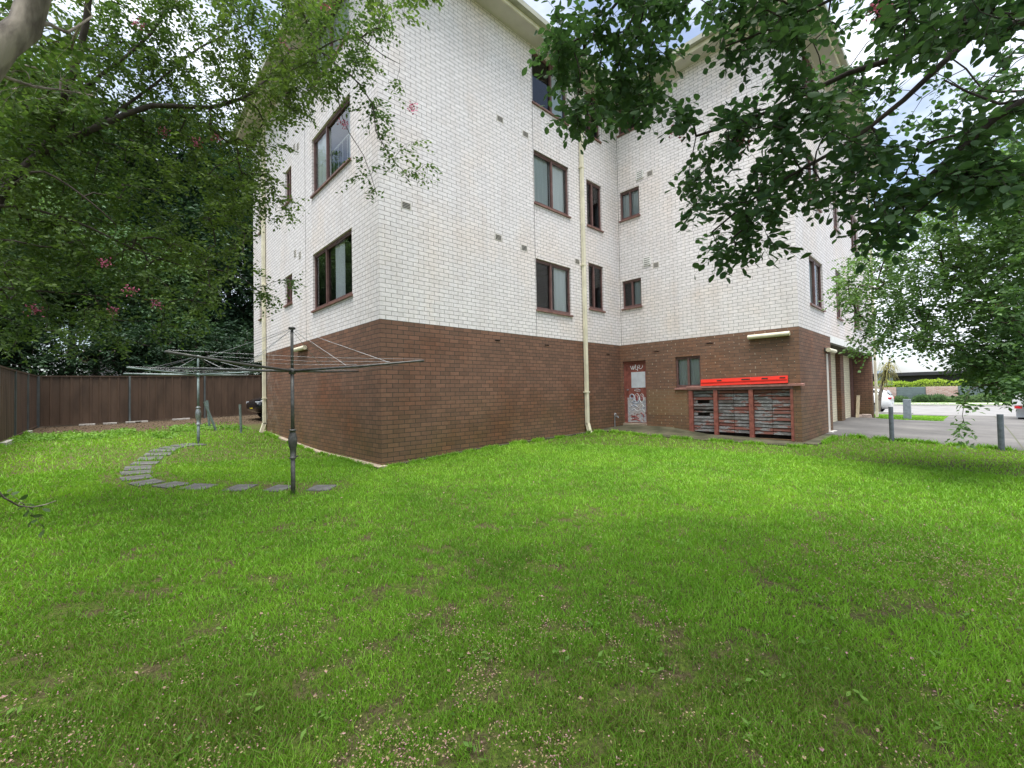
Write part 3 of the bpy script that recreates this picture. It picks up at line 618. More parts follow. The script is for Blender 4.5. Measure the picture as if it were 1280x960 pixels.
# ------------------------------------------------------------------ things by the building
t = empty('barrier_board', tuple(PL_M.p(3.5, 1.42)), 'bright red plastic barrier board lying on the ledge above the slatted panel', 'barrier board')
b = MB(); L0, L1 = 2.50, 4.54
def bz(u): return 1.418 + .012 * (u - 2.5)
n = 16
for i in range(n):
    ua, ub = L0 + (L1 - L0) * i / n, L0 + (L1 - L0) * (i + 1) / n
    P = [PL_M.p(ua, bz(ua), .048), PL_M.p(ub, bz(ub), .048), PL_M.p(ub, bz(ub) + .175, .02), PL_M.p(ua, bz(ua) + .175, .02), PL_M.p(ua, bz(ua), .02), PL_M.p(ub, bz(ub), .02), PL_M.p(ub, bz(ub) + .17, .004), PL_M.p(ua, bz(ua) + .17, .004)]
    b.add(P, [(0, 1, 2, 3), (4, 7, 6, 5), (3, 2, 6, 7), (0, 4, 5, 1)] + ([(0, 3, 7, 4)] if i == 0 else []) + ([(1, 5, 6, 2)] if i == n - 1 else []))
b.build('board', 'red_plastic', t)
b = MB()
b.obox(PL_M.p(3.52, bz(3.52) + .088, .040), PL_M.u * 1.0 + np.array([0, 0, .012]), PL_M.n * .008, (0, 0, .012)); b.build('rib', 'red_plastic', t)
b = MB()
for u, w in ((2.98, .06), (3.62, .10), (4.05, .07), (4.43, .06)):
    b.obox(PL_M.p(u, bz(u) + .125, .029), PL_M.u * w, PL_M.n * .006, (0, 0, .016))
b.build('slot', 'bark', t)
tp = empty('garden_tap', tuple(PL_R.p(7.55, .2)), 'small standpipe tap on the brown wall beside the graffiti door', 'tap')
b = MB(); b.tube([PL_R.p(7.55, .1, .05), PL_R.p(7.55, .62, .05), PL_R.p(7.58, .66, .05)], .014, 7); b.build('pipe', 'steel', tp)
b = MB(); b.tube([PL_R.p(7.55, .56, .05), PL_R.p(7.55, .57, .16), PL_R.p(7.55, .52, .18)], .016, 7); b.tube([PL_R.p(7.51, .64, .10), PL_R.p(7.59, .64, .10)], .01, 6); b.tube([PL_R.p(7.55, .57, .1), PL_R.p(7.55, .65, .1)], .008, 6); b.build('tap_head', 'steel', tp)
pk = MB(); pk.obox((18.3, -4.36, .52), (.028, .0, .0), (0, .05, 0), (.06, -.02, .46)); prop(pk.build('timber_plank', 'timber'), 'pale timber offcut leaning upright in the carport corner', 'plank')
for i, (x, y, s_) in enumerate(((18.42, -4.62, .11), (18.38, -4.42, .09))):
    b = MB(); z = h(x, y) + .03
    V = []; rr = random.Random(i); b.obox((x, y, z + s_ * .6), (s_ * 1.0, .02, 0), (-.02, s_ * 1.3, 0), (0, .015, s_ * .65))
    o = b.build('rubble_block', 'rubble', bevel=.02); prop(o, ('larger pinkish broken block at the foot of the carport end wall' if i == 0 else 'smaller pinkish broken block beside the larger one at the carport wall'), 'rubble block')

# ------------------------------------------------------------------ clothes hoists
def hoist(loc, rotz, label, mats, top, armz, armlen, tip, crank_z):
    o = empty('clothes_hoist', loc, label, 'clothes hoist', 'rotary clothes hoists on the lawn'); o.rotation_euler.z = rotz
    ms, mw, mc = mats
    b = MB(); b.tube([(0, 0, -.3), (0, 0, crank_z)], .030, 14); b.build('lower_post', ms, o, True, True)
    b = MB(); b.tube([(0, 0, crank_z), (0, 0, armz)], .0235, 12); b.tube([(0, 0, armz), (0, 0, top)], .020, 12); b.build('mast', ms, o, True, True)
    b = MB(); b.lathe([(.04, crank_z - .22), (.046, crank_z - .215), (.046, crank_z - .20), (.034, crank_z - .19), (.037, crank_z - .10), (.052, crank_z - .04), (.060, crank_z + .02), (.060, crank_z + .07), (.042, crank_z + .14), (.036, crank_z + .17), (.048, crank_z + .175), (.048, crank_z + .19), (.028, crank_z + .20)], 16)
    hs = b.build('crank_housing', mc, o, True, True)
    b = MB(); b.tube([(.05, 0, crank_z + .03), (.085, 0, crank_z + .03)], .012, 8); b.tube([(.078, 0, crank_z + .03), (.085, .02, crank_z - .20)], .009, 6); b.tube([(.08, .02, crank_z - .2), (.14, .02, crank_z - .2)], .011, 6); b.build('crank_handle', mc, hs, True)
    b = MB(); b.lathe([(.03, armz - .045), (.046, armz - .04), (.046, armz + .03), (.03, armz + .035)], 12); b.build('arm_hub', ms, o, True, True)
    b = MB(); b.lathe([(.022, top - .03), (.045, top - .02), (.045, top + .005), (.02, top + .012)], 12); b.build('top_cap', ms, o, True, True)
    ends = []
    for k in range(4):
        q = k * math.pi / 2; dx, dy = math.cos(q), math.sin(q); e = (armlen * dx, armlen * dy, armz + tip)
        b = MB(); b.tube([(.03 * dx, .03 * dy, armz), (armlen * .5 * dx, armlen * .5 * dy, armz + tip * .4), e], [.019, .017, .014], 8); b.build('arm', ms, o, True, True); ends.append(e)
        b = MB()
        b.tube([(0, 0, top - .01), (e[0] * .74, e[1] * .74, armz + tip * .7 + .02)], .0028, 5); b.tube([(0.02 * dy, .02 * dx, top - .01), (e[0] * .42, e[1] * .42, armz + tip * .4 + .02)], .0028, 5); b.build('brace_wire', mw, o, True)
    b = MB()
    for fr in (.5, .75, .985):
        for k in range(4):
            a, c = np.array(ends[k]), np.array(ends[(k + 1) % 4]); ctr = np.array([0, 0, armz])
            p, q = ctr + (a - ctr) * fr, ctr + (c - ctr) * fr; p[2] += .022; q[2] += .022; mid = (p + q) / 2; mid[2] -= .025
            b.tube([p, mid, q], .0014, 4)
    b.build('line_wire', mw, o, True)
    return o
g1 = ground_at(366.5, 618); g2 = ground_at(248, 555)
def face_rot(g): return math.atan2(g[1] - CAM[1], g[0] - CAM[0])
fr1 = face_rot(g1); fr2 = face_rot(g2)
hoist(tuple(g1), fr1 + rad(-34.5), 'dark weathered clothes hoist on bare metal post, wound up high beside the brown corner', ('dull_steel', 'wire', 'dull_steel'), 2.36, 1.745, 1.94, .09, .72)
hoist(tuple(g2), fr2 + rad(-38), 'pale grey galvanised clothes hoist by the end of the stepping stones', ('green_steel', 'wire', 'steel'), 2.04, 1.60, 1.78, .06, .66)

# stepping stones
PV = [(404.5, 610), (348, 610.5), (302, 610), (251, 609), (212.5, 606.5), (186, 603), (170, 597.5), (170.5, 591), (175, 585), (180.5, 579.5), (187.5, 573.5), (196.5, 568), (205, 563.2), (215, 559.8), (226, 557.2), (241, 555.8)]
cen = [ground_at(*q) for q in PV]
for i, c in enumerate(cen):
    p0, p1 = cen[max(0, i - 1)], cen[min(len(cen) - 1, i + 1)]; t = (p1 - p0)[:2]; t = t / (np.linalg.norm(t) + 1e-9); a = math.atan2(t[1], t[0]) + R.uniform(-.12, .12)
    L_, W_ = (.165 if i < 5 else .15), R.uniform(.165, .21)
    ux, uy = np.array([math.cos(a), math.sin(a), 0]), np.array([-math.sin(a), math.cos(a), 0])
    ux[2] = (h(*(c + ux * .2)[:2]) - h(*(c - ux * .2)[:2])) / .4; uy[2] = (h(*(c + uy * .2)[:2]) - h(*(c - uy * .2)[:2])) / .4
    L_ *= R.uniform(.85, 1.12); c = c + np.array([R.uniform(-.03, .03), R.uniform(-.03, .03), 0])
    k = MB(); k.obox((0, 0, -.010), ux * L_ + uy * R.uniform(-.02, .02), uy * W_, (0, 0, .024)); o = k.build('stepping_stone', 'paver', bevel=.008); o.location = c
    words = ['first', 'second', 'third', 'fourth', 'fifth', 'sixth', 'seventh', 'eighth', 'ninth', 'tenth', 'eleventh', 'twelfth', 'thirteenth', 'fourteenth', 'fifteenth', 'sixteenth']
    lab = 'grey paver in the lawn, %s along the curve from the dark hoist' % words[i]
    if i == 0: lab = 'grey paver in the lawn, alone between the dark hoist and the wall'
    if i == 1: lab = 'grey paver in the lawn right at the foot of the dark hoist'
    if i == len(cen) - 1: lab = 'pale grey paver at the foot of the galvanised hoist'
    prop(o, lab, 'stepping stone', 'stepping stones curving through the lawn')

# steel posts
def post(px, py, hgt, r, lean, mat, label, cat='bollard', group=None, square=False, name='steel_bollard'):
    c = ground_at(px, py); b = MB(); top = (lean[0], lean[1], hgt)
    if square: b.box((-r, -r, -.2), (r, r, hgt))
    else: b.tube([(0, 0, -.2), (0, 0, 0), top], r, 12)
    o = b.build(name, mat, smooth=False, bevel=.006 if square else 0); o.location = c; return prop(o, label, cat, group)
gB = 'grey steel bollards along the driveway edge'; gP = 'grey steel posts at the back of the lawn'
post(1115, 551, .82, .045, (0, 0), 'post_grey', 'grey steel bollard between lawn and driveway, nearer the building', 'bollard', gB)
post(1252, 563, .76, .05, (0, 0), 'post_grey', 'dark grey steel bollard under the right tree at the driveway edge', 'bollard', gB)
post(1134.5, 525, .80, .11, (0, 0), 'box_grey', 'square pale grey metal box pillar on the small grass island', 'pillar', None, True, 'service_pillar')
post(262, 536, .95, .035, (-.06, .03), 'green_steel', 'grey steel post leaning left behind the galvanised hoist', 'post', gP, name='steel_post')
post(270, 538, .93, .035, (-.30, .02), 'green_steel', 'grey steel post tilted steeply against its neighbour', 'post', gP, name='steel_post')
post(301.5, 541, .88, .035, (-.03, 0), 'green_steel', 'grey steel post standing alone near the downpipe corner', 'post', gP, name='steel_post')

# ------------------------------------------------------------------ fences
def fence(p0, p1, n_bays, hgt, label, side):
    p0, p1 = np.array(p0, float), np.array(p1, float); d = (p1 - p0) / np.linalg.norm(p1 - p0); nrm = np.array([-d[1], d[0]]) * side
    base = (*p0, h(*p0)); o = empty('fence', base, label, 'fence', 'brown steel boundary fences')
    Lb = np.linalg.norm(p1 - p0) / n_bays
    for i in range(n_bays):
        q0 = p0 + d * Lb * i; q1 = p0 + d * Lb * (i + 1); z0, z1 = h(*q0) + .06, h(*q1) + .06
        prof = []; u = 0.
        while u < Lb - .01:
            for du, dd in ((0, 0), (.03, .022), (.075, .022), (.105, 0)): 
                if u + du < Lb: prof.append((u + du, dd))
            u += .26
        prof.append((Lb, 0)); b = MB(); V = []
        for u, dd in prof:
            q = q0 + d * u + nrm * dd; z = z0 + (z1 - z0) * u / Lb; V += [(*q, z), (*q, z + hgt)]
        b.add(V, [(2 * k, 2 * k + 2, 2 * k + 3, 2 * k + 1) for k in range(len(prof) - 1)]); b.build('fence_panel', 'fence', o)
        b = MB()
        for zz in (0.0, hgt):
            a, c = np.array([*(q0 + nrm * .012), z0 + zz]), np.array([*(q1 + nrm * .012), z1 + zz]); mid = (a + c) / 2
            b = MB(); b.obox(mid, (c - a) / 2, np.array([*nrm, 0]) * .028, (0, 0, .022)); b.build('rail', 'fence', o)
    for i in range(n_bays + 1):
        q = p0 + d * Lb * i + nrm * .01; z = h(*q); b = MB(); b.obox((*q, z + (hgt + .06) / 2 - .05), np.array([*d, 0]) * .03, np.array([*nrm, 0]) * .04, (0, 0, (hgt + .16) / 2)); b.build('post', 'fence_rail', o)
    return o
fence((-5.55, -10.0), (-5.55, 15.55), 10, 1.80, 'brown ribbed steel fence running down the left side of the lawn', -1)
fence((-5.5, 15.6), (9.3, 15.6), 6, 1.80, 'brown ribbed steel fence with grey posts across the back of the lawn', -1)
pb = [(15, 551.5, 'pale concrete plinth piece along the foot of the left fence', .55), (33, 541, 'small pale plinth piece at the foot of the left fence near its corner', .3)]
for px, py, lab, ln in pb:
    y = 8.2 if px < 20 else 12.2
    z = h(-5.45, y); b = MB(); b.box((-.05, -ln, -.02), (.05, ln, .10)); o = b.build('plinth_block', 'plinth', bevel=.01); o.location = (-5.42, y, z); prop(o, lab, 'plinth block', 'pale blocks at the foot of the fences')
for i, (px, py, ln, lab) in enumerate(((109, 530.5, .22, 'white block under the back fence, nearest to the fence corner'), (137.5, 529.5, .2, 'white block under the back fence, just left of its grey post'),
                      (167, 526.8, .24, 'white block under the back fence, just right of its grey post'), (177, 526.6, .2, 'white block under the back fence, second right of its grey post'),
                      (222, 525, .18, 'dull white block under the back fence behind the galvanised hoist'), (233, 524.6, .12, 'smallest white block under the back fence beside the hoist mast'))):
    d_ = at(px, py, 1) - CAM; x = CAM[0] + d_[0] * (15.35 - CAM[1]) / d_[1]
    b = MB(); b.box((-ln, -.09, -.02), (ln, .09, .06)); o = b.build('white_block', 'plinth', bevel=.01); o.location = (x, 15.38, h(x, 15.38)); prop(o, lab, 'block', 'pale blocks at the foot of the fences')

# street fence, hedge and neighbours
sf = empty('street_fence', (46, -10, h(46, -10)), 'street wall of grey slatted panels between brick piers, across the road', 'fence')
y = 8.; k = 0
while y > -34:
    w = 1.85; b = MB()
    z0 = h(46, y - w / 2)
    if k % 2: b.box((45.9, y - w, z0 - .3), (46.15, y, 1.24)); b.build('brick_pier', 'red_brick', sf)
    else:
        b.box((46.0, y - w, z0 - .3), (46.05, y, 1.22))
        for i in range(9): b.box((45.96, y - w + .02, z0 + .05 + i * .14), (45.998, y - .02, z0 + .05 + i * .14 + .11))
        b.build('slat_panel', 'grey_panel', sf)
    y -= w; k += 1

# ------------------------------------------------------------------ foliage machinery
def leaf_shape(kind):
    if kind == 'pent':   # oval leaf folded on the midrib
        P = np.array([(0, 0, 0), (.28, .36, .05), (.62, .47, .08), (.90, .22, .03), (1, 0, -.03), (.90, -.22, .03), (.62, -.47, .08), (.28, -.36, .05)])
        return P, [(0, 1, 2, 3, 4), (0, 4, 5, 6, 7)]
    if kind == 'quad':
        P = np.array([(0, 0, 0), (.45, .42, .07), (1, 0, -.02), (.45, -.42, .07)]); return P, [(0, 3, 2), (0, 2, 1)]
    P = np.array([(0, 0, 0), (.5, .3, 0), (1, 0, -.05), (.5, -.3, 0)]); return P, [(0, 3, 2, 1)]
def vnoise(x, y, s, seed=0):            # smooth value noise for patchiness
    r = np.random.default_rng(seed); T = r.random((64, 64)); X, Y = x / s + 13.7, y / s + 29.3; i, j = np.floor(X).astype(int), np.floor(Y).astype(int); fx, fy = X - i, Y - j
    fx, fy = fx * fx * (3 - 2 * fx), fy * fy * (3 - 2 * fy); g = lambda a, b: T[a % 64, b % 64]
    return (g(i, j) * (1 - fx) + g(i + 1, j) * fx) * (1 - fy) + (g(i, j + 1) * (1 - fx) + g(i + 1, j + 1) * fx) * fy
def unit(a): return a / (np.linalg.norm(a, axis=-1, keepdims=True) + 1e-9)
def leaves_mesh(name, mat, P, D, length, width, kind, parent, rng, up=.75):
    n = len(P); tpl, faces = leaf_shape(kind)
    nrm = unit(np.array([0, 0, 1.]) * up + rng.normal(0, .5, (n, 3))); D = unit(D)
    s = unit(np.cross(nrm, D)); nn = np.cross(D, s)
    ln = length * rng.uniform(.65, 1.2, n); wd = width * rng.uniform(.75, 1.15, n)
    V = P[:, None] + D[:, None] * (tpl[None, :, 0:1] * ln[:, None, None]) + s[:, None] * (tpl[None, :, 1:2] * wd[:, None, None]) + nn[:, None] * (tpl[None, :, 2:3] * ln[:, None, None])
    k = len(tpl); base = (np.arange(n) * k)
    sizes = np.tile([len(f) for f in faces], n); flat = np.concatenate([np.array(f) for f in faces])
    idx = (base[:, None] + flat[None]).ravel()
    return np_mesh(name, V.reshape(-1, 3), sizes, idx, mat, parent)
def poly_sample(poly, n, rng, holes=()):
    poly = np.array(poly, float); lo, hi = poly.min(0), poly.max(0); out = []
    def inside(pg, x, y):
        c = False; j = len(pg) - 1
        for i in range(len(pg)):
            if (pg[i][1] > y) != (pg[j][1] > y) and x < (pg[j][0] - pg[i][0]) * (y - pg[i][1]) / (pg[j][1] - pg[i][1] + 1e-9) + pg[i][0]: c = not c
            j = i
        return c
    g = 0
    while len(out) < n and g < n * 60:
        g += 1; x, y = lo + (hi - lo) * rng.random(2)
        if inside(poly, x, y) and not any(inside(q, x, y) for q in holes): out.append((x, y))
    return out
def ellipsoid_sample(c, r, n, rng, shell=.45):
    d = unit(rng.normal(0, 1, (n, 3))); t = (shell + (1 - shell) * rng.random(n)) ** .8
    return np.array(c) + d * np.array(r) * t[:, None]
def tree(name, label, group, limbs, att, leaf, bark, rng, leaf_len, leaf_w, n_sub=4, n_leaf=7, spray=.22, kind='quad', droop=.15, step=.22, rtwig=.0035, twig_sides=4, blossoms=(), sub_twigs=False, base=None, cat='tree', blossom_r=.07, upn=.75, limb_sides=9):
    """limbs: list of (points, r0, r1). att: attractor points. Twigs grow from the limbs to every attractor."""
    b0 = base if base is not None else limbs[0][0][0]
    o = empty(name, tuple(b0), label, cat, group)
    bk = MB(); npos = []; nr = []
    for pts, r0, r1 in limbs:
        pts = np.array(pts, float); seg = [pts[0]]
        for i in range(len(pts) - 1):       # Catmull-Rom
            p0, p1, p2, p3 = pts[max(i - 1, 0)], pts[i], pts[i + 1], pts[min(i + 2, len(pts) - 1)]
            m_ = max(2, int(np.linalg.norm(p2 - p1) / .22))
            for q in range(1, m_ + 1):
                t = q / m_; seg.append(.5 * (2 * p1 + (p2 - p0) * t + (2 * p0 - 5 * p1 + 4 * p2 - p3) * t * t + (3 * p1 - p0 - 3 * p2 + p3) * t ** 3))
        seg = np.array(seg); k = len(seg); rs = r0 + (r1 - r0) * np.linspace(0, 1, k) ** .8
        jit = rng.normal(0, 1, (k, 3)) * rs[:, None] * .12; seg[1:] += jit[1:]
        bk.tube(seg, list(rs), limb_sides)
        npos += list(seg[max(1, int(k * .15)):]); nr += list(rs[max(1, int(k * .15)):])
    att = np.array(att); NP = np.zeros((len(npos) + len(att) * 14, 3)); n0 = len(npos); NP[:n0] = npos
    par = [-1] * n0; cnt = [0] * n0; nn = n0
    dmin = np.array([np.min(np.linalg.norm(NP[:n0] - a, axis=1)) for a in att]); order = np.argsort(dmin); chains = []
    for ai in order:
        a = att[ai]; dd = np.linalg.norm(NP[:nn] - a, axis=1); j = int(np.argmin(dd)); dist = dd[j]
        m_ = int(np.clip(dist / step, 2, 12)); p = NP[j]; ctl = (p + a) / 2 + np.array([0, 0, .18 * dist]) + rng.normal(0, .09 * dist, 3)
        ids = [j]
        for q in range(1, m_ + 1):
            t = q / m_; x = (1 - t) ** 2 * p + 2 * t * (1 - t) * ctl + t * t * a; NP[nn] = x; par.append(ids[-1]); cnt.append(0); ids.append(nn); nn += 1
        chains.append(ids)
    tip = {}
    for ids in chains: cnt[ids[-1]] += 1
    for i in range(nn - 1, n0 - 1, -1):
        if par[i] >= n0: cnt[par[i]] += cnt[i]
    rad_ = lambda i: min(rtwig * max(cnt[i], 1) ** .5, .06)
    ends, dirs = [], []
    for ids in chains:
        pts = NP[ids]; rs = [min(rad_(ids[1]), nr[ids[0]] if ids[0] < n0 else 9)] + [rad_(i) for i in ids[1:]]
        bk.tube(pts, rs, twig_sides, cap=False)
        ends.append(pts[-1]); dirs.append(pts[-1] - pts[-2])
    ends = np.array(ends); dirs = unit(np.array(dirs)); n = len(ends)
    # sprays
    sd = unit(dirs[:, None] * .9 + rng.normal(0, .65, (n, n_sub, 3)) + np.array([0, 0, -droop])); sl = spray * rng.uniform(.6, 1.25, (n, n_sub))
    so = ends[:, None] - dirs[:, None] * (spray * .5 * rng.random((n, n_sub, 1)))
    t = (np.arange(n_leaf) + .6) / n_leaf
    LP = so[:, :, None] + sd[:, :, None] * (sl[:, :, None] * t)[..., None] + np.array([0, 0, -1.]) * (droop * sl[:, :, None] * t * t)[..., None]
    side = unit(np.cross(sd, np.array([0, 0, 1.]) + rng.normal(0, .2, sd.shape)))[:, :, None] * np.where(np.arange(n_leaf) % 2, 1, -1)[None, None, :, None]
    LD = sd[:, :, None] * .55 + side * .9 + rng.normal(0, .28, LP.shape) + np.array([0, 0, -.18])
    if sub_twigs:
        for i in range(n):
            for k in range(n_sub):
                bk.tube([so[i, k], LP[i, k, n_leaf // 2], LP[i, k, -1]], [rtwig * .8, rtwig * .6, rtwig * .3], 3, cap=False)
    bk.build('trunk', bark, o, smooth=True)
    leaves_mesh('crown', leaf, LP.reshape(-1, 3), LD.reshape(-1, 3), leaf_len, leaf_w, kind, o, rng, upn)
    for c in blossoms:
        m_ = 46; q = np.array(c) + rng.normal(0, blossom_r * .55, (m_, 3)); leaves_mesh('blossom', 'blossom', q, rng.normal(0, 1, (m_, 3)), blossom_r * .55, blossom_r * .45, 'quad', o, rng, .2)
    return o
def blob(c, r, n, spread=1.): return [tuple(p) for p in ellipsoid_sample(c, r, n, RN)]

# ---- T1: crape myrtle to the right of the camera, its boughs hanging across the top right
rng = np.random.default_rng(11)
b1 = np.array([.6, -9.3, h(.6, -9.3)])
fork = b1 + np.array([.1, .15, 1.5])
l1 = [fork, at(1560, -60, 2.3), at(1290, 24, 2.5), at(1190, 50, 2.75), at(1060, 92, 3.0), at(960, 140, 3.25), at(870, 170, 3.5)]
l2 = [at(1215, 45, 2.7), at(1130, 125, 2.8), at(1050, 185, 2.95), at(960, 235, 3.1), at(890, 290, 3.3)]
l3 = [fork, at(1600, 20, 2.1), at(1300, 115, 2.4), at(1215, 175, 2.6), at(1160, 222, 2.75), at(1120, 265, 2.9)]
l4 = [fork, at(1500, -400, 2.2), at(1200, -230, 2.6), at(950, -120, 3.0), at(800, -30, 3.4), at(730, 60, 3.7)]
l5 = [at(1200, -230, 2.6), at(1120, -60, 2.7), at(1000, 20, 3.0), at(900, 60, 3.3)]
l6 = [at(1300, 115, 2.4), at(1250, 130, 2.6), at(1180, 100, 2.9)]
l7 = [fork, fork + np.array([-.8, -.3, 1.6]), fork + np.array([-1.6, -.2, 3.0]), fork + np.array([-2.2, .3, 3.8])]
l8 = [fork, fork + np.array([.8, .3, 1.6]), fork + np.array([1.6, .6, 2.8])]
att = []
def add_poly(poly, n, d0, d1, holes=(), dfun=None, clump=0.):
    for (x, y) in poly_sample(poly, n, rng, holes):
        if x < 240 and y > 335 and rng.random() < .55: continue
        if clump and float(vnoise(np.array([x]), np.array([y]), 62., 77)[0]) < clump: continue
        d = rng.uniform(d0, d1)
        if dfun: d = dfun(x, y) + rng.uniform(-.45, .45)
        att.append(at(x, y, d))
dT1 = lambda x, y: np.interp(x, [660, 900, 1280], [3.7, 3.25, 2.6])
SKY = [[(1045, 90), (1100, 62), (1125, 92), (1215, 72), (1290, 35), (1290, 100), (1180, 178), (1110, 165), (1060, 130)], [(1035, 0), (1085, -10), (1075, 50), (1040, 85), (1028, 50)], [(635, 0), (700, -5), (680, 55)], [(1225, 175), (1290, 135), (1290, 185), (1235, 200)]]
add_poly([(668, 70), (700, 0), (1010, -20), (1000, 60), (950, 115), (925, 165), (885, 165), (840, 140), (790, 150), (745, 170), (705, 155), (685, 120)], 205, 0, 0, [[(735, 45), (745, 70), (728, 85), (718, 60)], [(815, 25), (850, 20), (850, 55), (820, 60)]] + SKY, dT1, .27)
add_poly([(870, 190), (930, 130), (1010, 75), (1090, 140), (1170, 190), (1180, 235), (1130, 290), (1060, 300), (960, 310), (905, 330), (860, 320), (865, 285), (835, 265), (850, 225)], 160, 0, 0, [[(900, 190), (940, 175), (945, 240), (905, 245)]] + SKY, dT1, .36)
add_poly([(1020, -20), (1290, -20), (1290, 30), (1190, 60), (1100, 70), (1040, 60)], 46, 0, 0, SKY, dT1)
add_poly([(1190, 165), (1290, 110), (1290, 235), (1230, 250), (1180, 240)], 48, 0, 0, SKY, dT1)
add_poly([(1060, 70), (1130, 60), (1100, 110), (1060, 120)], 4, 0, 0, [], dT1)
add_poly([(640, -320), (1300, -320), (1300, -20), (660, -20)], 120, 2.6, 4.2)
att += blob((-2.0, -8.0, 5.0), (2.6, 2.4, .9), 760) + blob((1.8, -8.2, 4.6), (2.2, 2.2, .9), 170)  # overhead foliage out of view, added to shade the near lawn
bl = [at(848, 165, 3.4), at(1163, 60, 2.8), at(930, 180, 3.3), at(1098, 10, 2.9)]
tree('crape_myrtle', 'crape myrtle with large dark leaves hanging across the top right of the picture', None, [([b1, b1 + [0, .1, .8], fork], .12, .09), (l1, .06, .010), (l2, .022, .006), (l3, .05, .010), (l4, .055, .010), (l5, .018, .006), (l6, .012, .005), (l7, .06, .012), (l8, .06, .012)],
     att, 'leaf_near', 'bark', rng, .066, .046, 4, 6, .20, 'pent', .22, .2, .0022, 4, bl, True, b1, blossom_r=.05)

# ---- T2: crape myrtle by the left fence
rng = np.random.default_rng(12); att = []
b2 = np.array([-4.83, -.3, h(-4.83, -.3)]); f2 = at(-75, 400, 4.5)
lim = [([b2, b2 + np.array([-.05, .05, .7]), f2], .11, .09),
 ([f2, at(-20, 290, 4.7), at(0, 247, 4.8), at(48, 192, 5.0), at(105, 167, 5.2), at(190, 132, 5.5), at(262, 134, 5.8), at(320, 112, 6.2), at(365, 60, 6.4)], .062, .014),
 ([at(52, 190, 5.0), at(64, 165, 5.05), at(80, 130, 5.2), at(135, 87, 5.4), at(190, 40, 5.6), at(230, -40, 5.8)], .030, .012),
 ([f2, at(-30, 275, 4.6), at(0, 258, 4.7), at(45, 262, 4.9), at(110, 283, 5.1), at(165, 310, 5.4), at(235, 335, 5.8)], .03, .007),
 ([at(100, 168, 5.2), at(160, 130, 5.5), at(200, 100, 5.7), at(250, 60, 6.0), at(330, 20, 6.3)], .022, .008),
 ([at(0, 247, 4.8), at(40, 215, 4.7), at(70, 222, 4.8), at(105, 246, 4.9), at(128, 265, 5.0), at(145, 281, 5.1)], .016, .006),
 ([f2, at(-20, 365, 4.6), at(20, 362, 4.8), at(75, 366, 5.1), at(150, 372, 5.5)], .022, .006),
 ([f2, at(-40, 320, 4.5), at(0, 300, 4.6), at(35, 305, 4.7), at(62, 309, 4.9), at(100, 300, 5.1)], .018, .006),
 ([at(190, -40, 5.4), at(300, -40, 5.6), at(368, -5, 5.7), at(398, 62, 5.8), at(440, 95, 5.8), at(466, 132, 5.8), at(470, 165, 5.8), at(495, 205, 5.8)], .026, .004),
 ([at(420, 82, 5.8), at(424, 130, 5.8), at(436, 165, 5.8), at(455, 195, 5.8), at(470, 240, 5.8)], .008, .003),
 ([at(64, 165, 5.05), at(100, 60, 4.9), at(130, -80, 4.8), at(190, -40, 5.4)], .035, .026),
 ([at(398, 62, 5.8), at(440, 45, 5.7), at(480, 70, 5.7), at(500, 80, 5.7)], .010, .003)]
dT2 = lambda x, y: np.interp(x, [0, 150, 340, 520], [4.9, 5.6, 6.3, 5.8])
add_poly([(-30, 90), (60, 60), (120, 0), (340, -20), (400, 0), (420, 60), (405, 130), (380, 150), (345, 200), (330, 260), (300, 330), (240, 420), (100, 440), (-30, 430)], 1250, 0, 0, [[(60, 20), (95, 0), (95, 35)]], dT2)
add_poly([(330, 20), (400, -20), (520, -20), (520, 30), (470, 40), (470, 90), (420, 110), (350, 150)], 110, 5.3, 6.3)
add_poly([(440, 85), (500, 95), (500, 150), (450, 140)], 9, 5.5, 6.)
add_poly([(470, 165), (530, 180), (535, 220), (500, 225)], 9, 5.6, 6.)
add_poly([(440, 190), (470, 190), (470, 240), (440, 230)], 4, 5.6, 6.)
add_poly([(310, 190), (345, 200), (370, 260), (365, 275), (320, 270)], 16, 6.2, 6.9)
add_poly([(320, 320), (365, 345), (375, 360), (325, 395), (310, 350)], 11, 6.4, 6.9)
add_poly([(-100, -250), (500, -250), (420, -20), (-60, 60)], 260, 4.2, 6.2)
bl = [at(130, 328, 5.2), at(162, 362, 5.3), at(45, 387, 5.0), at(205, 165, 5.7), at(244, 178, 5.8), at(430, 155, 5.8), at(408, 8, 5.7), at(355, 55, 6.2), at(270, 172, 6), at(515, 135, 5.8), at(142, 388, 5.4), at(195, 380, 5.6), at(172, 30, 5.5)]
tree('crape_myrtle', 'crape myrtle with long bare twisting boughs reaching in from the left edge', None, lim, att, 'leaf_left', 'bark_twig', rng, .064, .042, 5, 7, .26, 'quad', .2, .25, .0022, 4, bl, False, b2, blossom_r=.06)

# ---- T3: pale thick bough at the top left corner
rng = np.random.default_rng(13); att = []
b3 = np.array([-5.2, -5.0, h(-5.2, -5.0)])
lim = [([b3, b3 + np.array([.1, .1, 1.2]), at(-160, 260, 2.4), at(-30, 100, 2.6), at(25, 30, 2.75), at(60, -50, 2.9), at(110, -160, 3.1)], .125, .066),
       ([at(25, 30, 2.75), at(62, 30, 2.9), at(85, 40, 3.1), at(115, 20, 3.3)], .018, .006), ([at(-10, 90, 2.65), at(40, 108, 2.9), at(75, 112, 3.2), at(120, 120, 3.6)], .012, .004),
       ([at(60, -50, 2.9), at(-200, -260, 3.0), at(-300, -500, 3.0)], .07, .02), ([at(110, -160, 3.1), at(250, -300, 3.4)], .05, .02),
       ([at(-160, 260, 2.4), at(-120, 420, 2.4), at(-40, 560, 2.6), at(5, 622, 2.8), at(40, 634, 2.9), at(70, 626, 3.0)], .012, .003)]
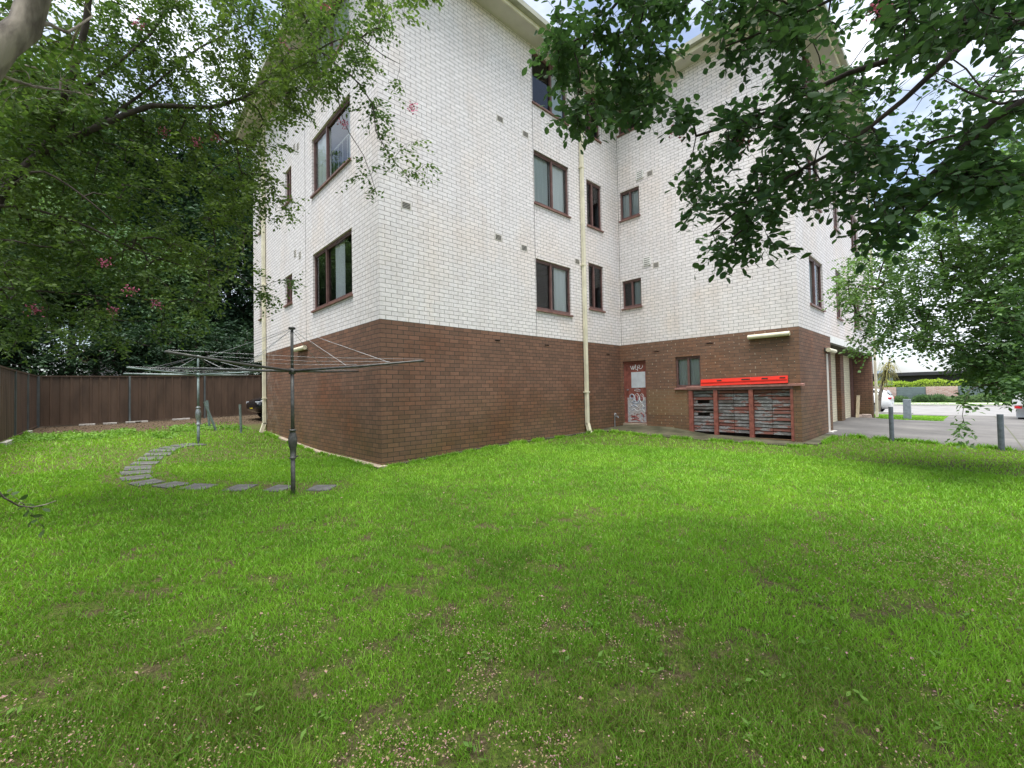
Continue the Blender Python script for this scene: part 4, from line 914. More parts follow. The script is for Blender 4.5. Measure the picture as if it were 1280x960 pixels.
add_poly([(-40, -20), (110, -20), (120, 60), (110, 130), (40, 130), (-40, 140)], 46, 2.9, 4.2, [[(60, 20), (95, 0), (95, 40), (70, 50)], [(0, 110), (50, 120), (0, 150)]])
add_poly([(-200, -300), (350, -300), (250, -20), (-100, -20)], 90, 2.6, 4.4)
add_poly([(-20, 628), (20, 630), (75, 624), (70, 630), (0, 640)], 4, 2.8, 3.0)
att += blob((-3.7, -5.3, 5.2), (2.6, 2.7, .8), 720)  # unseen leaves above the frame, added and thickened to darken the foreground
tree('crape_myrtle', 'crape myrtle with a thick pale bough crossing the top left corner', None, lim, att, 'leaf_left', 'bark_smooth', rng, .055, .036, 4, 6, .2, 'pent', .2, .2, .0022, 4, [], True, b3)

# ---- T5: crape myrtle at the right, in front of the driveway
rng = np.random.default_rng(15); att = []
b5 = np.array([8.0, -9.0, h(8, -9)]); f5 = b5 + np.array([0, .1, 1.3])
lim = [([b5, b5 + np.array([.05, 0, .7]), f5], .12, .10),
  ([f5, at(1290, 420, 6.9), at(1232, 362, 7.0), at(1205, 320, 7.2), at(1190, 260, 7.4), at(1185, 200, 7.4)], .075, .015),
  ([at(1232, 362, 7.0), at(1180, 330, 7.3), at(1130, 325, 7.6), at(1085, 345, 7.8)], .03, .007),
  ([f5, at(1300, 455, 6.8), at(1215, 430, 7.0), at(1165, 430, 7.3), at(1120, 390, 7.7), at(1070, 400, 8.0)], .045, .007),
  ([f5, at(1330, 330, 6.8), at(1290, 230, 7.0), at(1260, 150, 7.0)], .065, .015), ([f5, at(1420, 300, 6.8), at(1480, 150, 7.2)], .07, .02),
  ([f5, at(1300, 470, 6.6), at(1250, 478, 6.4), at(1212, 488, 6.0), at(1203, 520, 5.9)], .022, .003)]
dT5 = lambda x, y: np.interp(x, [1040, 1160, 1280], [7.8, 7.3, 6.6])
PT5 = [(1050, 330), (1080, 300), (1120, 290), (1180, 210), (1240, 170), (1300, 150), (1300, 470), (1240, 472), (1195, 455), (1165, 440), (1120, 430), (1095, 432), (1062, 448), (1060, 430), (1075, 410), (1050, 380)]
def lower(poly): return poly
for (x, y) in poly_sample(PT5, 780, rng):
    att.append(at(x, y, dT5(x, y) + rng.uniform(-.9, .9)))
add_poly([(1195, 445), (1300, 440), (1300, 490), (1215, 485), (1200, 470)], 80, 6.2, 7.2)
add_poly([(1195, 485), (1215, 485), (1212, 535), (1200, 535)], 4, 5.8, 6.0)
add_poly([(1240, 220), (1300, 190), (1300, 480), (1250, 480)], 190, 5.6, 6.6)
add_poly([(1300, 100), (1600, 60), (1650, 450), (1300, 480)], 260, 5.8, 8.2)
bl = [at(1246, 382, 6.2)]
tree('crape_myrtle', 'wide crape myrtle with one pink flower beside the driveway on the right', None, lim, att, 'leaf_right', 'bark_twig', rng, .078, .052, 5, 7, .27, 'quad', .25, .28, .0025, 4, bl, False, b5, blossom_r=.075)

# ---- trees behind the fences
def big_tree(label, base, hgt, crowns, leaf, n, ll, seed, trunk_r=.22, bark='bark', lean=0):
    rng = np.random.default_rng(seed); bx, by = base; z = h(bx, by); b = np.array([bx, by, z - .1]); att = []; n = int(n * 2.3); ll *= 1.25
    lim = [([b, b + np.array([lean * .3, 0, hgt * .25]), b + np.array([lean, 0, hgt * .5]), b + np.array([lean * 1.2, 0, hgt * .8])], trunk_r, trunk_r * .3)]
    for (c, r, w) in crowns:
        c = b + np.array(c); d = unit(rng.normal(0, 1, (int(n * w), 3))); t = (.5 + .5 * rng.random(len(d))) ** .7
        lump = 1 + .22 * np.sin(d[:, 0] * 5 + seed) * np.cos(d[:, 1] * 6 + seed * 2) * np.sin(d[:, 2] * 5 + 1)
        att += list(c + d * np.array(r) * (t * lump)[:, None])
        s = b + np.array([lean * .8, 0, hgt * rng.uniform(.3, .5)]); lim.append(([s, (s + c) / 2 + np.array([0, 0, .3]), c], trunk_r * .5, .04))
    return tree('leafy_tree', label, 'trees beyond the back fence', lim, att, leaf, bark, rng, ll, ll * .5, 5, 7, ll * 3.4, 'quad', .2, .5, .008, 3, (), False, b, limb_sides=8)
big_tree('dark dense tree beyond the back fence, closest to the white flats', (1.2, 20.5), 12, [((0, 0, 8.2), (2.6, 2.6, 4.2), 1.), ((-.6, -.5, 4.2), (2.4, 2., 1.8), .5), ((.2, 0, 12), (2.4, 2, 3.2), .6), ((-2.0, 1, 9.5), (2.0, 2, 3.0), .5), ((-2.2, 1, 14), (2.4, 2, 2.8), .5)], 'leaf_dark', 420, .19, 21)
big_tree('bright leafed tree beyond the back fence right behind the galvanised hoist', (-2.2, 19.5), 9, [((.6, -.5, 3.9), (2.3, 1.6, 1.6), .6), ((-.3, 0, 6.4), (2.6, 2.4, 2.6), .8)], 'leaf_back', 330, .18, 22, .15)
big_tree('tall tree with a dark upright trunk showing beyond the back fence', (-5.0, 23.5), 14, [((0, 0, 9.5), (4.2, 3.2, 4.2), 1.), ((-1, 0, 14), (3.4, 3, 3.0), .6), ((-2.4, -.8, 5.6), (2.4, 2, 1.7), .4)], 'leaf_back', 470, .22, 23, .2)
big_tree('broad pale green tree behind the corner of the two fences', (-8.6, 18.0), 9, [((0, 0, 4.6), (3.0, 2.6, 2.6), .8), ((1., 0, 7.6), (3.0, 2.6, 2.6), .6), ((-1, -2, 3.2), (2.6, 2.2, 1.5), .4)], 'leaf_back2', 420, .17, 24)
big_tree('bushy tree leaning over the left fence near the picture edge', (-8.8, 10.5), 7, [((0, 0, 3.6), (2.2, 2.6, 1.9), .9), ((.2, 2, 5.4), (2.4, 2.6, 2.2), .7)], 'leaf_back2', 330, .13, 25, .15)
big_tree('high crowned tree showing over the others at the upper left', (-10.5, 25), 17, [((0, 0, 11.5), (4.6, 4, 4.5), 1.), ((3.2, 0, 14), (3.6, 3, 3.2), .5)], 'leaf_back2', 380, .26, 26)
big_tree('very tall rounded tree rising behind all others at the upper left', (-4.2, 28.5), 18, [((0, 0, 13), (5.0, 4, 4.5), 1.), ((4.0, 0, 11), (3.2, 3, 4), .5), ((-4.0, 0, 17), (4.5, 3, 3.5), .5)], 'leaf_back', 420, .24, 28)
big_tree('dark tree filling the gap beside the carport end of the back fence', (5.6, 19.5), 11, [((0, 0, 5.5), (2.6, 2.2, 4.2), 1.)], 'leaf_dark', 300, .2, 27)
# low undergrowth over the fence
rng = np.random.default_rng(31); att = []
for k in range(170): 
    x = rng.uniform(-10.5, 2.6); att += list(ellipsoid_sample((x, 17.3 + rng.uniform(-.6, .6), 2.2 + rng.uniform(-.6, 2.2)), (1.0, .8, .8), 9, rng))
bs = np.array([-4.2, 17.2, h(-4.2, 17.2)])
tree('shrub', 'long dark shrub mass rising just above the back fence', None, [([bs, bs + [0, 0, .9]], .06, .04), ([bs + [0, 0, .8], bs + [-1.6, 0, 1.6], bs + [-3, 0, 2]], .03, .01), ([bs + [0, 0, .8], bs + [1.6, 0, 1.6], bs + [3.2, 0, 2]], .03, .01)], att, 'leaf_dark', 'bark', rng, .19, .09, 4, 6, .45, 'quad', .2, .5, .006, 3, (), False, bs, 'shrub')

# ---- street side planting
def hedge_box(name, label, lo, hi, leaf, n, ll, seed, cat='hedge', kind='quad', up=.4, stretch=(0, 0, 0)):
    rng = np.random.default_rng(seed); lo, hi = np.array(lo, float), np.array(hi, float)
    P = lo + (hi - lo) * rng.random((n, 3)); f = rng.integers(0, 3, n)
    P[f == 0, 2] = hi[2] - rng.random((f == 0).sum()) ** 2 * .15; P[f == 1, 0] = lo[0] + rng.random((f == 1).sum()) * .15
    P[:, 2] += .10 * np.sin(P[:, 1] * 2.1) + .06 * np.sin(P[:, 1] * 5.3 + 1)
    D = rng.normal(0, 1, (n, 3)) + np.array(stretch)
    o = leaves_mesh(name, leaf, P, D, ll, ll * .5, kind, None, rng, up); return prop(o, label, cat)
hedge_box('hedge', 'bright yellow green clipped hedge on top of the street wall across the road', (46.3, -34, .6), (47.4, 8, 1.72), 'leaf_hedge', 26000, .16, 41)
rng = np.random.default_rng(43)
for i, (y0, lab) in enumerate(((-6.6, 'low strappy border plants before the grey panel left of the brick pier'), (-1.5, 'low strappy border plants by the white car end of the street wall'), (-11.5, 'low strappy border plants along the street wall further right'))):
    hedge_box('border_plants', lab, (45.0, y0 - 2.4, -.1), (45.8, y0 + 2.4, .28), 'leaf_back2', 2600, .30, 50 + i, 'plant', 'quad', .2, (0, 0, 1.5))
for i, (px, lab) in enumerate(((1207, 'grey leaved shrub before the street wall, nearer the hanging sprig'), (1243, 'grey leaved shrub before the street wall, nearer the white ute'))):
    c = at(px, 499, 35.); c[2] = h(c[0], c[1]); att = ellipsoid_sample(c + np.array([0, 0, .95]), (.8, .95, .85), 60, rng)
    tree('shrub', lab, 'grey shrubs across the road', [([c, c + [0, 0, .5], c + [0, 0, .9]], .05, .03)], att, 'leaf_grey', 'bark', rng, .16, .08, 4, 6, .35, 'quad', .1, .4, .006, 3, (), False, c, 'shrub')
# palm-like cordyline by the building's end
rng = np.random.default_rng(61); pc = at(1097, 512, 23.5); pc = np.array([pc[0], pc[1] + .0, h(pc[0], pc[1])])
o = empty('palm_tree', tuple(pc), 'shaggy yellow green palm at the street end of the flats', 'palm tree')
b = MB(); b.tube([pc, pc + [0, -.1, .9], pc + [.05, -.4, 2.4]], [.11, .09, .08], 8); b.build('trunk', 'bark_smooth', o, smooth=True)
V, SZ, IX = [], [], []
for hz, n, ln in ((1.9, 50, .7), (2.3, 80, .8), (2.7, 60, .8)):
    for i in range(n):
        a = rng.uniform(0, 6.28); up_ = rng.uniform(-.2, .9); dv = np.array([math.cos(a), math.sin(a), up_]); sd = np.array([-math.sin(a), math.cos(a), 0]) * .03
        l = ln * rng.uniform(.6, 1.1); p0 = pc + np.array([0, -.2 * hz, hz + rng.uniform(-.2, .2)]); k = len(V); dr = rng.uniform(.4, .9)
        for t in (0, .33, .66, 1.):
            q = p0 + dv * l * t * (1 - .35 * t) - np.array([0, 0, dr * l * t * t]); w = (1 - t * .85); V += [q - sd * w, q + sd * w]
        for j in range(3): SZ.append(4); IX += [k + 2 * j, k + 2 * j + 1, k + 2 * j + 3, k + 2 * j + 2]
np_mesh('crown', np.array(V), SZ, IX, 'leaf_palm', o)

# houses far off
nh = empty('neighbour_house', (56, -10, 0), 'dark flat roofed house behind the hedge across the road', 'house')
b = MB(); b.box((53, -40, -.2), (66, 9, 2.3)); b.build('wall', 'house_dark', nh)
b = MB(); b.box((52.2, -41, 2.303), (66.6, 9.6, 2.62)); b.build('roof', 'house_dark', nh)
b = MB(); b.box((52.5, -2.3, 1.4), (53.5, -.9, 2.9)); b.build('side_panel', 'house_blue', nh)
for yy in (-8, -14, -22):
    b = MB(); b.box((52.93, yy - 1.2, 1.0), (52.997, yy + 1.2, 2.0)); b.build('window', 'car_glass', nh)
wh = empty('pale_house', (-7, 33, .5), 'pale rendered house glimpsed through gaps beyond the back fence', 'house')
b = MB(); b.box((-4.6, 32, .3), (-1.6, 40, 4.4)); b.build('wall', 'house_pale', wh)
b = MB(); b.add([(-5.1, 31.5, 4.4), (-1.1, 31.5, 4.4), (-1.1, 40.5, 4.4), (-5.1, 40.5, 4.4), (-3.5, 36, 6.0), (-2.7, 36, 6.0)], [(0, 1, 5, 4), (1, 2, 5), (2, 3, 4, 5), (3, 0, 4), (3, 2, 1, 0)]); b.build('roof', 'roof_tile', wh)
for xx in (-3.1,):
    b = MB(); b.box((xx - .6, 31.94, 1.6), (xx + .6, 31.996, 2.8)); b.build('window', 'car_glass', wh)
def far_tree(label, base, hgt, r, leaf, seed): big_tree(label, base, hgt, [((0, 0, hgt * .62), (r, r, hgt * .36), 1.)], leaf, 260, .34, seed, .25)

# ------------------------------------------------------------------ vehicles
def car(name, label, cat, loc, rotz, paint, sections, width, glass_rows, wheel_r, axles, plate, tail, prefix=None):
    """sections: (x, half width low, z low, half width waist, z waist, half width roof, z roof) from rear to front; x forward."""
    o = empty(name, loc, label, cat); o.rotation_euler.z = rotz
    b = MB(); V = []
    for x, wl, zl, ww, zw, wr, zr in sections: V += [(x, -wl, zl), (x, -ww * 1.0, (zl + zw) * .5), (x, -ww * .97, zw), (x, -wr, zr), (x, wr, zr), (x, ww * .97, zw), (x, ww, (zl + zw) * .5), (x, wl, zl)]
    n = len(sections); F = [(8 * i + j, 8 * i + (j + 1) % 8, 8 * i + 8 + (j + 1) % 8, 8 * i + 8 + j) for i in range(n - 1) for j in range(8)]
    F += [tuple(range(8))[::-1], tuple(8 * (n - 1) + j for j in range(8))]
    b.add(V, F); bo = b.build('body', paint, o, True, True)
    md = bo.modifiers.new('s', 'SUBSURF'); md.levels = 2; md.render_levels = 2
    for verts in glass_rows:
        for s_ in ((-1, 1) if verts[0] == 'side' else (1,)):
            g = MB(); P = [(x, y * s_, z) for x, y, z in verts[1]]; g.add(P, [tuple(range(len(P)))]); g.build('side_window' if verts[0] == 'side' else verts[0], 'car_glass', o, True)
    for ax in axles:
        for s_ in (-1, 1):
            y = s_ * (width / 2 - .10); w = MB(); w.tube([(ax, y - .1, wheel_r), (ax, y + .1, wheel_r)], wheel_r, 24); wo = w.build('wheel', 'black', o, True)
            w = MB(); yo = y + s_ * .102
            w.tube([(ax, yo - .004, wheel_r), (ax, yo + .004, wheel_r)], wheel_r * .66, 20)
            for k in range(5):
                a = k * 1.2566; w.obox((ax + .33 * wheel_r * math.cos(a), yo + s_ * .008, wheel_r + .33 * wheel_r * math.sin(a)), (.3 * wheel_r * math.cos(a), 0, .3 * wheel_r * math.sin(a)), (0, .006, 0), (-.05 * math.sin(a), 0, .05 * math.cos(a)))
            w.build('rim', 'rim', wo, True)
            ar = MB(); ar.tube([(ax, y - .09, wheel_r), (ax, y + .09, wheel_r)], wheel_r * 1.14, 24); ar.build('wheel_arch', 'black', o, True)
    for nm, mat, c, e in tail:
        for s_ in (-1, 1): t = MB(); t.obox((c[0], c[1] * s_, c[2]), (e[0], 0, 0), (0, e[1], 0), (0, 0, e[2])); t.build(nm, mat, o, True, bevel=.02)
    for c, mat in plate: t = MB(); t.obox(c, (.012, 0, 0), (0, .19, 0), (0, 0, .06)); t.build('number_plate', mat, o, True)
    return o
SEC = [(-2.05, .70, .42, .78, .86, .70, .92), (-2.0, .80, .28, .88, .92, .66, 1.02), (-1.75, .84, .22, .91, .95, .62, 1.36), (-1.3, .85, .2, .91, .95, .62, 1.47), (0, .85, .2, .91, .93, .62, 1.49), (.55, .85, .2, .91, .92, .62, 1.38), (1.15, .85, .2, .90, .90, .72, .98), (1.75, .82, .22, .88, .84, .70, .90), (2.05, .74, .3, .80, .70, .66, .76), (2.12, .66, .4, .70, .60, .60, .66)]
GL = [('side', [(-1.62, .80, .98), (-1.45, .655, 1.36), (.45, .655, 1.36), (.98, .82, .97)]), ('rear_window', [(-2.0, -.56, 1.06), (-2.0, .56, 1.06), (-1.83, .52, 1.34), (-1.83, -.52, 1.34)]), ('windscreen', [(1.10, -.62, 1.0), (1.10, .62, 1.0), (.62, .54, 1.36), (.62, -.54, 1.36)])]
TL = [('tail_light', 'tail_red', (-1.98, .70, .88), (.07, .15, .06)), ('headlight', 'lamp_clear', (2.02, .60, .66), (.06, .15, .06))]
car('parked_car', 'white hatchback with red tail lights parked in the street beside the flats', 'car', (29.4, -2.35, -.24), rad(90), 'car_white', SEC, 1.8, GL, .32, (-1.25, 1.3), [((-2.06, 0, .62), 'sign_white')], TL)
cb = np.array([.62, 11.55])
car('parked_car', 'black car with a yellow number plate behind the downpipe corner', 'car', (2.62, 12.45, h(1.6, 12.5) + .02), rad(183), 'car_black', SEC, 1.8, GL, .32, (-1.25, 1.3), [((2.10, .05, .50), 'plate_yellow')], TL)
# white ute: cab, tray, tailgate; only its tray end enters the picture
ut = empty('utility_truck', (23.7, -9.72, h(23, -10)), 'white tray back ute entering at the right edge above the driveway', 'ute')
ut.rotation_euler.z = rad(-8)
b = MB(); b.box((-1.4, -.95, .80), (1.3, .95, .86)); b.build('tray_floor', 'tray_steel', ut, True)
for s_ in (-1, 1): b = MB(); b.box((-1.4, .90 * s_ - .02, .86), (1.3, .90 * s_ + .02, 1.16)); b.build('tray_side', 'car_white', ut, True)
b = MB(); b.box((-1.45, -.93, .62), (-1.41, .93, 1.18)); b.build('tailgate', 'car_white', ut, True, bevel=.01)
b = MB(); b.box((-1.3, -.45, .45), (3.2, .45, .72)); b.build('chassis', 'black', ut, True)
b = MB()
V = []
for x, z0, z1, w0, w1 in ((1.4, .5, 1.1, .9, .9), (1.42, .5, 1.85, .92, .75), (2.3, .45, 1.9, .93, .74), (2.9, .45, 1.2, .93, .85), (3.9, .5, 1.08, .9, .8), (4.1, .5, .9, .85, .75)): V += [(x, -w0, z0), (x, -w1, z1), (x, w1, z1), (x, w0, z0)]
b.add(V, [(4 * i + j, 4 * i + (j + 1) % 4, 4 * i + 4 + (j + 1) % 4, 4 * i + 4 + j) for i in range(5) for j in range(4)] + [(3, 2, 1, 0), (20, 21, 22, 23)]); b.build('cab', 'car_white', ut, True, bevel=.06)
b = MB(); b.add([(2.32, -.70, 1.82), (2.32, .70, 1.82), (2.88, .80, 1.25), (2.88, -.80, 1.25)], [(3, 2, 1, 0)])
b.v = [(x + .02, y, z + .02) for x, y, z in b.v]; b.build('windscreen', 'car_glass', ut, True)
for ax in (-.3, 3.1):
    for s_ in (-1, 1):
        w = MB(); w.tube([(ax, s_ * .78 - .11, .36), (ax, s_ * .78 + .11, .36)], .36, 20); wo = w.build('wheel', 'black', ut, True)
        w = MB(); w.tube([(ax, s_ * .895 - .004, .36), (ax, s_ * .895 + .004, .36)], .22, 16); w.build('rim', 'rim', wo, True)
b = MB()
for s_ in (-1, 1): b.tube([(1.2, s_ * .88, .86), (1.2, s_ * .88, 2.0)], .03, 8); b.tube([(-1.3, s_ * .88, 1.1), (-1.3, s_ * .88, 2.0), (1.2, s_ * .88, 2.0)], .025, 8)
b.tube([(-1.3, -.88, 2.0), (-1.3, .88, 2.0)], .025, 8); b.tube([(1.2, -.88, 2.0), (1.2, .88, 2.0)], .025, 8); b.build('ladder_rack', 'car_white', ut, True)
for s_ in (-1, 1):
    w = MB(); w.box((-1.47, s_ * .78 - .10, .50), (-1.42, s_ * .78 + .10, .60)); w.build('tail_light', 'tail_red', ut, True)
    w = MB(); w.box((-.85, s_ * .78 - .12, .12), (-.82, s_ * .78 + .12, .62)); w.build('mud_flap', 'sign_white', ut, True)

# ------------------------------------------------------------------ grass and litter
def grass_mat():
    mt, nt, out = nodes('grass_blades'); g = pos(nt)
    n1 = noise(nt, .45, 4, g); n2 = noise(nt, 3.2, 3, g); n3 = noise(nt, 90, 1, g)
    f = math_(nt, 'ADD', math_(nt, 'ADD', math_(nt, 'MULTIPLY', n1.outputs[0], .45), math_(nt, 'MULTIPLY', n2.outputs[0], .25)), math_(nt, 'MULTIPLY', n3.outputs[0], .30))
    c = ramp(nt, f, [(.34, (.085, .215, .020)), (.49, (.18, .40, .032)), (.63, (.29, .54, .05))]).outputs[0]
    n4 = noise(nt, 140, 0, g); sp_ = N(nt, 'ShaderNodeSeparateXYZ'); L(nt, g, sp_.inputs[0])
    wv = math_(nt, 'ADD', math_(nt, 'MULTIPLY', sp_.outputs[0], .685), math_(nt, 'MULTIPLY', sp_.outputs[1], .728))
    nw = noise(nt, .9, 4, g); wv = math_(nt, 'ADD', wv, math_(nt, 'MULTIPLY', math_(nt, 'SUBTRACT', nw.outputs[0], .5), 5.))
    mr = N(nt, 'ShaderNodeMapRange'); mr.inputs[1].default_value = -4.9; mr.inputs[2].default_value = -7.2; L(nt, wv, mr.inputs[0])      # foreground shade painted into the turf colour, plus more dry straw blades
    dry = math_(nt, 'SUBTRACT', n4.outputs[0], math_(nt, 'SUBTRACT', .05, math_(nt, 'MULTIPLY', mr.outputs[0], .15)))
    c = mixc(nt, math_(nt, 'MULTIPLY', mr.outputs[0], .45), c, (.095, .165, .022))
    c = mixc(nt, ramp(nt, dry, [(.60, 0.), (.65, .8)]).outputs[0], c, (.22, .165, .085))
    p = N(nt, 'ShaderNodeBsdfPrincipled'); p.inputs['Roughness'].default_value = .55; p.inputs['Specular IOR Level'].default_value = .25; L(nt, c, p.inputs['Base Color'])
    t = N(nt, 'ShaderNodeBsdfTranslucent'); L(nt, mixc(nt, 1., c, (1.2, 1.2, .6), 'MULTIPLY'), t.inputs[0])
    mx = N(nt, 'ShaderNodeMixShader'); mx.inputs[0].default_value = .35; L(nt, p.outputs[0], mx.inputs[1]); L(nt, t.outputs[0], mx.inputs[2]); L(nt, mx.outputs[0], out.inputs[0]); return mt
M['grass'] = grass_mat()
cenxy = np.array([c[:2] for c in cen])
def lawn_mask(x, y):
    ok = (x > -5.5) & (x < 10.22) & (y < 12.5)
    ok &= ~((x > -.14) & (y > -.11)); ok &= ~((x > 7.9) & (y > -4.95))
    ex = np.interp(-y, [.11, .42, 1.1, 1.9, 2.9, 3.9, 4.92], [6.15, 6.55, 6.5, 6.55, 6.95, 7.25, 7.42]); ok &= ~((x > ex + .03) & (y > -4.95))
    ok &= ~((x > 7.9) & (y > -5.08))
    back = np.clip((y - 9.3) / 2.6, 0, 1); ok &= RN.random(x.shape) > back * (.6 + .8 * vnoise(x, y, .8, 5))
    for c in cenxy: ok &= ~(np.hypot(x - c[0], y - c[1]) < .17 + .08 * (vnoise(x, y, .06, 9)))
    cp = np.min(np.hypot(x[:, None] - cenxy[None, :, 0], y[:, None] - cenxy[None, :, 1]), axis=1); ok &= ~((cp < .45) & (RN.random(x.shape) < .75 * vnoise(x, y, .22, 12) + .25))
    return ok
def sample_lawn(n):
    # polar sampling round the camera so that the density falls with distance
    r = 1.0 * (22 / 1.0) ** RN.random(n); r = np.where(RN.random(n) < .45, 1.0 + 9 * RN.random(n), r)
    a = YAW + RN.uniform(-rad(60), rad(60), n); return CAM[0] + r * np.cos(a), CAM[1] + r * np.sin(a), r
x, y, r = sample_lawn(640000); k = lawn_mask(x, y); x, y, r = x[k], y[k], r[k]
bare = vnoise(x, y, .30, 2) * .4 + vnoise(x, y, .09, 3) * .6 + np.interp(r, [1.5, 4.0], [.10, 0.])
k = RN.random(len(x)) > np.clip((bare - .575) * 5., 0, .88) * np.clip((8.5 - r) / 4, 0, 1); x, y, r = x[k], y[k], r[k]
# the small grass island and the far verges
n2 = 26000; ix, iy = RN.uniform(18.3, 24.2, n2), RN.uniform(-6.75, -4.0, n2); kk = island(ix, iy) & ~((ix < UE + .1) & (iy > -B - .1)); ix, iy = ix[kk], iy[kk]
n3 = 60000; vx, vy = RN.uniform(40.3, 46, n3), RN.uniform(-24, 2, n3); kk = (vx < 43) | (vx > 44.6); vx, vy = vx[kk], vy[kk]
# longer unmown tufts along the wall, apron, fence, posts and pavers
ex, ey = [], []
def fringe(pts, n, w):
    pts = np.array(pts, float); sg = np.linalg.norm(np.diff(pts, axis=0), axis=1); cs = np.concatenate([[0], np.cumsum(sg)]); t = RN.random(n) * cs[-1]
    keep = vnoise(t, t * 0, .22, 15) > .38; t = t[keep]; ex.append(np.interp(t, cs, pts[:, 0]) + RN.normal(0, w, len(t))); ey.append(np.interp(t, cs, pts[:, 1]) + RN.normal(0, w, len(t)))
fringe([(-.165, -.1), (-.165, 7.8)], 5200, .022); fringe([(-.1, -.14), (6.15, -.14)], 4600, .02); fringe([(6.13, -.14), (6.5, -.45), (6.46, -1.1), (6.5, -1.9), (6.9, -2.9), (7.2, -3.9), (7.38, -4.98), (8, -5.12), (10.2, -5.12)], 5200, .025)
fringe([(-5.46, -2), (-5.46, 12)], 6000, .04); fringe([(10.2, -5.2), (10.2, -9.5)], 2600, .03)
for q in (g1, g2): fringe([(q[0] - .05, q[1]), (q[0], q[1] - .05), (q[0] + .05, q[1]), (q[0], q[1] + .05), (q[0] - .05, q[1])], 120, .02)
for q in cen: aa = np.linspace(0, 6.283, 9); fringe(np.stack([q[0] + .27 * np.cos(aa), q[1] + .24 * np.sin(aa)], 1), 45, .02)
ex, ey = np.concatenate(ex), np.concatenate(ey); ntuft = len(ex)
x = np.concatenate([ex, x, ix, vx]); y = np.concatenate([ey, y, iy, vy]); r = np.hypot(x - CAM[0], y - CAM[1])
z = H(x, y); n = len(x)
hgt = (.013 + .024 * RN.random(n)) * (1 + .5 * vnoise(x, y, .5, 4)) * np.interp(r, [0, 8, 20, 40], [1, 1.2, 1.7, 2.2]); wid = np.interp(r, [0, 3, 10, 20, 45], [.0016, .0024, .0065, .012, .03]) * RN.uniform(.7, 1.4, n)
hgt[:ntuft] *= RN.uniform(1.1, 2.1, ntuft)
a = RN.uniform(0, 6.283, n); lean = RN.uniform(.15, 1.1, n) * hgt; dx, dy = np.cos(a), np.sin(a); b_ = RN.uniform(0, 6.283, n); sx, sy = np.cos(b_) * wid, np.sin(b_) * wid
Vg = np.empty((n, 5, 3)); z -= .004
Vg[:, 0] = np.stack([x - sx, y - sy, z], 1); Vg[:, 1] = np.stack([x + sx, y + sy, z], 1)
mx_, my_, mz_ = x + dx * lean * .35, y + dy * lean * .35, z + hgt * .6
Vg[:, 2] = np.stack([mx_ + sx * .8, my_ + sy * .8, mz_], 1); Vg[:, 3] = np.stack([mx_ - sx * .8, my_ - sy * .8, mz_], 1); Vg[:, 4] = np.stack([x + dx * lean, y + dy * lean, z + hgt], 1)
base = np.arange(n) * 5; idx = (base[:, None] + np.array([0, 1, 2, 3, 3, 2, 4])[None]).ravel()
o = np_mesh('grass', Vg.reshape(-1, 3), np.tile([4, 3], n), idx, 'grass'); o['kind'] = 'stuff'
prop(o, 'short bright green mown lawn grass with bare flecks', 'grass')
# fallen petals and dry leaves
def litter_mat():
    mt, nt, out = nodes('fallen_litter'); p = N(nt, 'ShaderNodeBsdfPrincipled'); g = pos(nt); n = noise(nt, 31, 0, g)
    r = ramp(nt, n.outputs[0], [(.30, (.32, .25, .13)), (.42, (.20, .125, .075)), (.49, (.40, .25, .23)), (.54, (.42, .19, .26)), (.58, (.26, .19, .11)), (.64, (.33, .30, .10)), (.70, (.16, .10, .06))])
    r.color_ramp.interpolation = 'CONSTANT'; L(nt, r.outputs[0], p.inputs['Base Color']); p.inputs['Roughness'].default_value = .8; L(nt, p.outputs[0], out.inputs[0]); return mt
M['litter'] = litter_mat()
x, y, r = sample_lawn(260000); k = lawn_mask(x, y); x, y, r = x[k], y[k], r[k]
lat = (x - CAM[0]) * _rt[0] + (y - CAM[1]) * _rt[1]
dens = .05 + .7 * np.clip((vnoise(x, y, .45, 6) * .5 + vnoise(x, y, .11, 7) * .5 - .47) * 4, 0, 1); dens *= np.clip(1.15 - r / 4.5, .03, 1)
tgt = ground_at(1160, 700); dens += .9 * np.exp(-((x - tgt[0]) ** 2 + (y - tgt[1]) ** 2) / .5)
k = RN.random(len(x)) < dens; x, y, r = x[k], y[k], r[k]
P = np.stack([x, y, H(x, y) + RN.uniform(.008, .035, len(x))], 1)
o = leaves_mesh('fallen_petals', 'litter', P, RN.normal(0, 1, P.shape) * [1, 1, .3], .012, .009, 'quad', None, RN, 1.1); o['kind'] = 'stuff'; prop(o, 'fallen pink petals and dry leaf bits scattered over the lawn', 'fallen petals')
x, y = RN.uniform(-5.4, 6, 9000), RN.uniform(9.8, 15.5, 9000); k = (RN.random(9000) < np.clip((y - 9.6) / 2.5, 0, 1)) & ~((x > -.3) & (y < 10.5))
x, y = x[k], y[k]; P = np.stack([x, y, H(x, y) + RN.uniform(.003, .02, len(x))], 1)
M['dry_litter'] = plain('dry_leaf_litter', (.04, .028, .018), .9, var=.4, scale=25, c2=(.12, .083, .052))
o = leaves_mesh('leaf_litter', 'dry_litter', P, RN.normal(0, 1, P.shape) * [1, 1, .2], .05, .03, 'quad', None, RN, 1.6); o['kind'] = 'stuff'; prop(o, 'dry leaf litter on bare soil before the back fence', 'leaf litter')
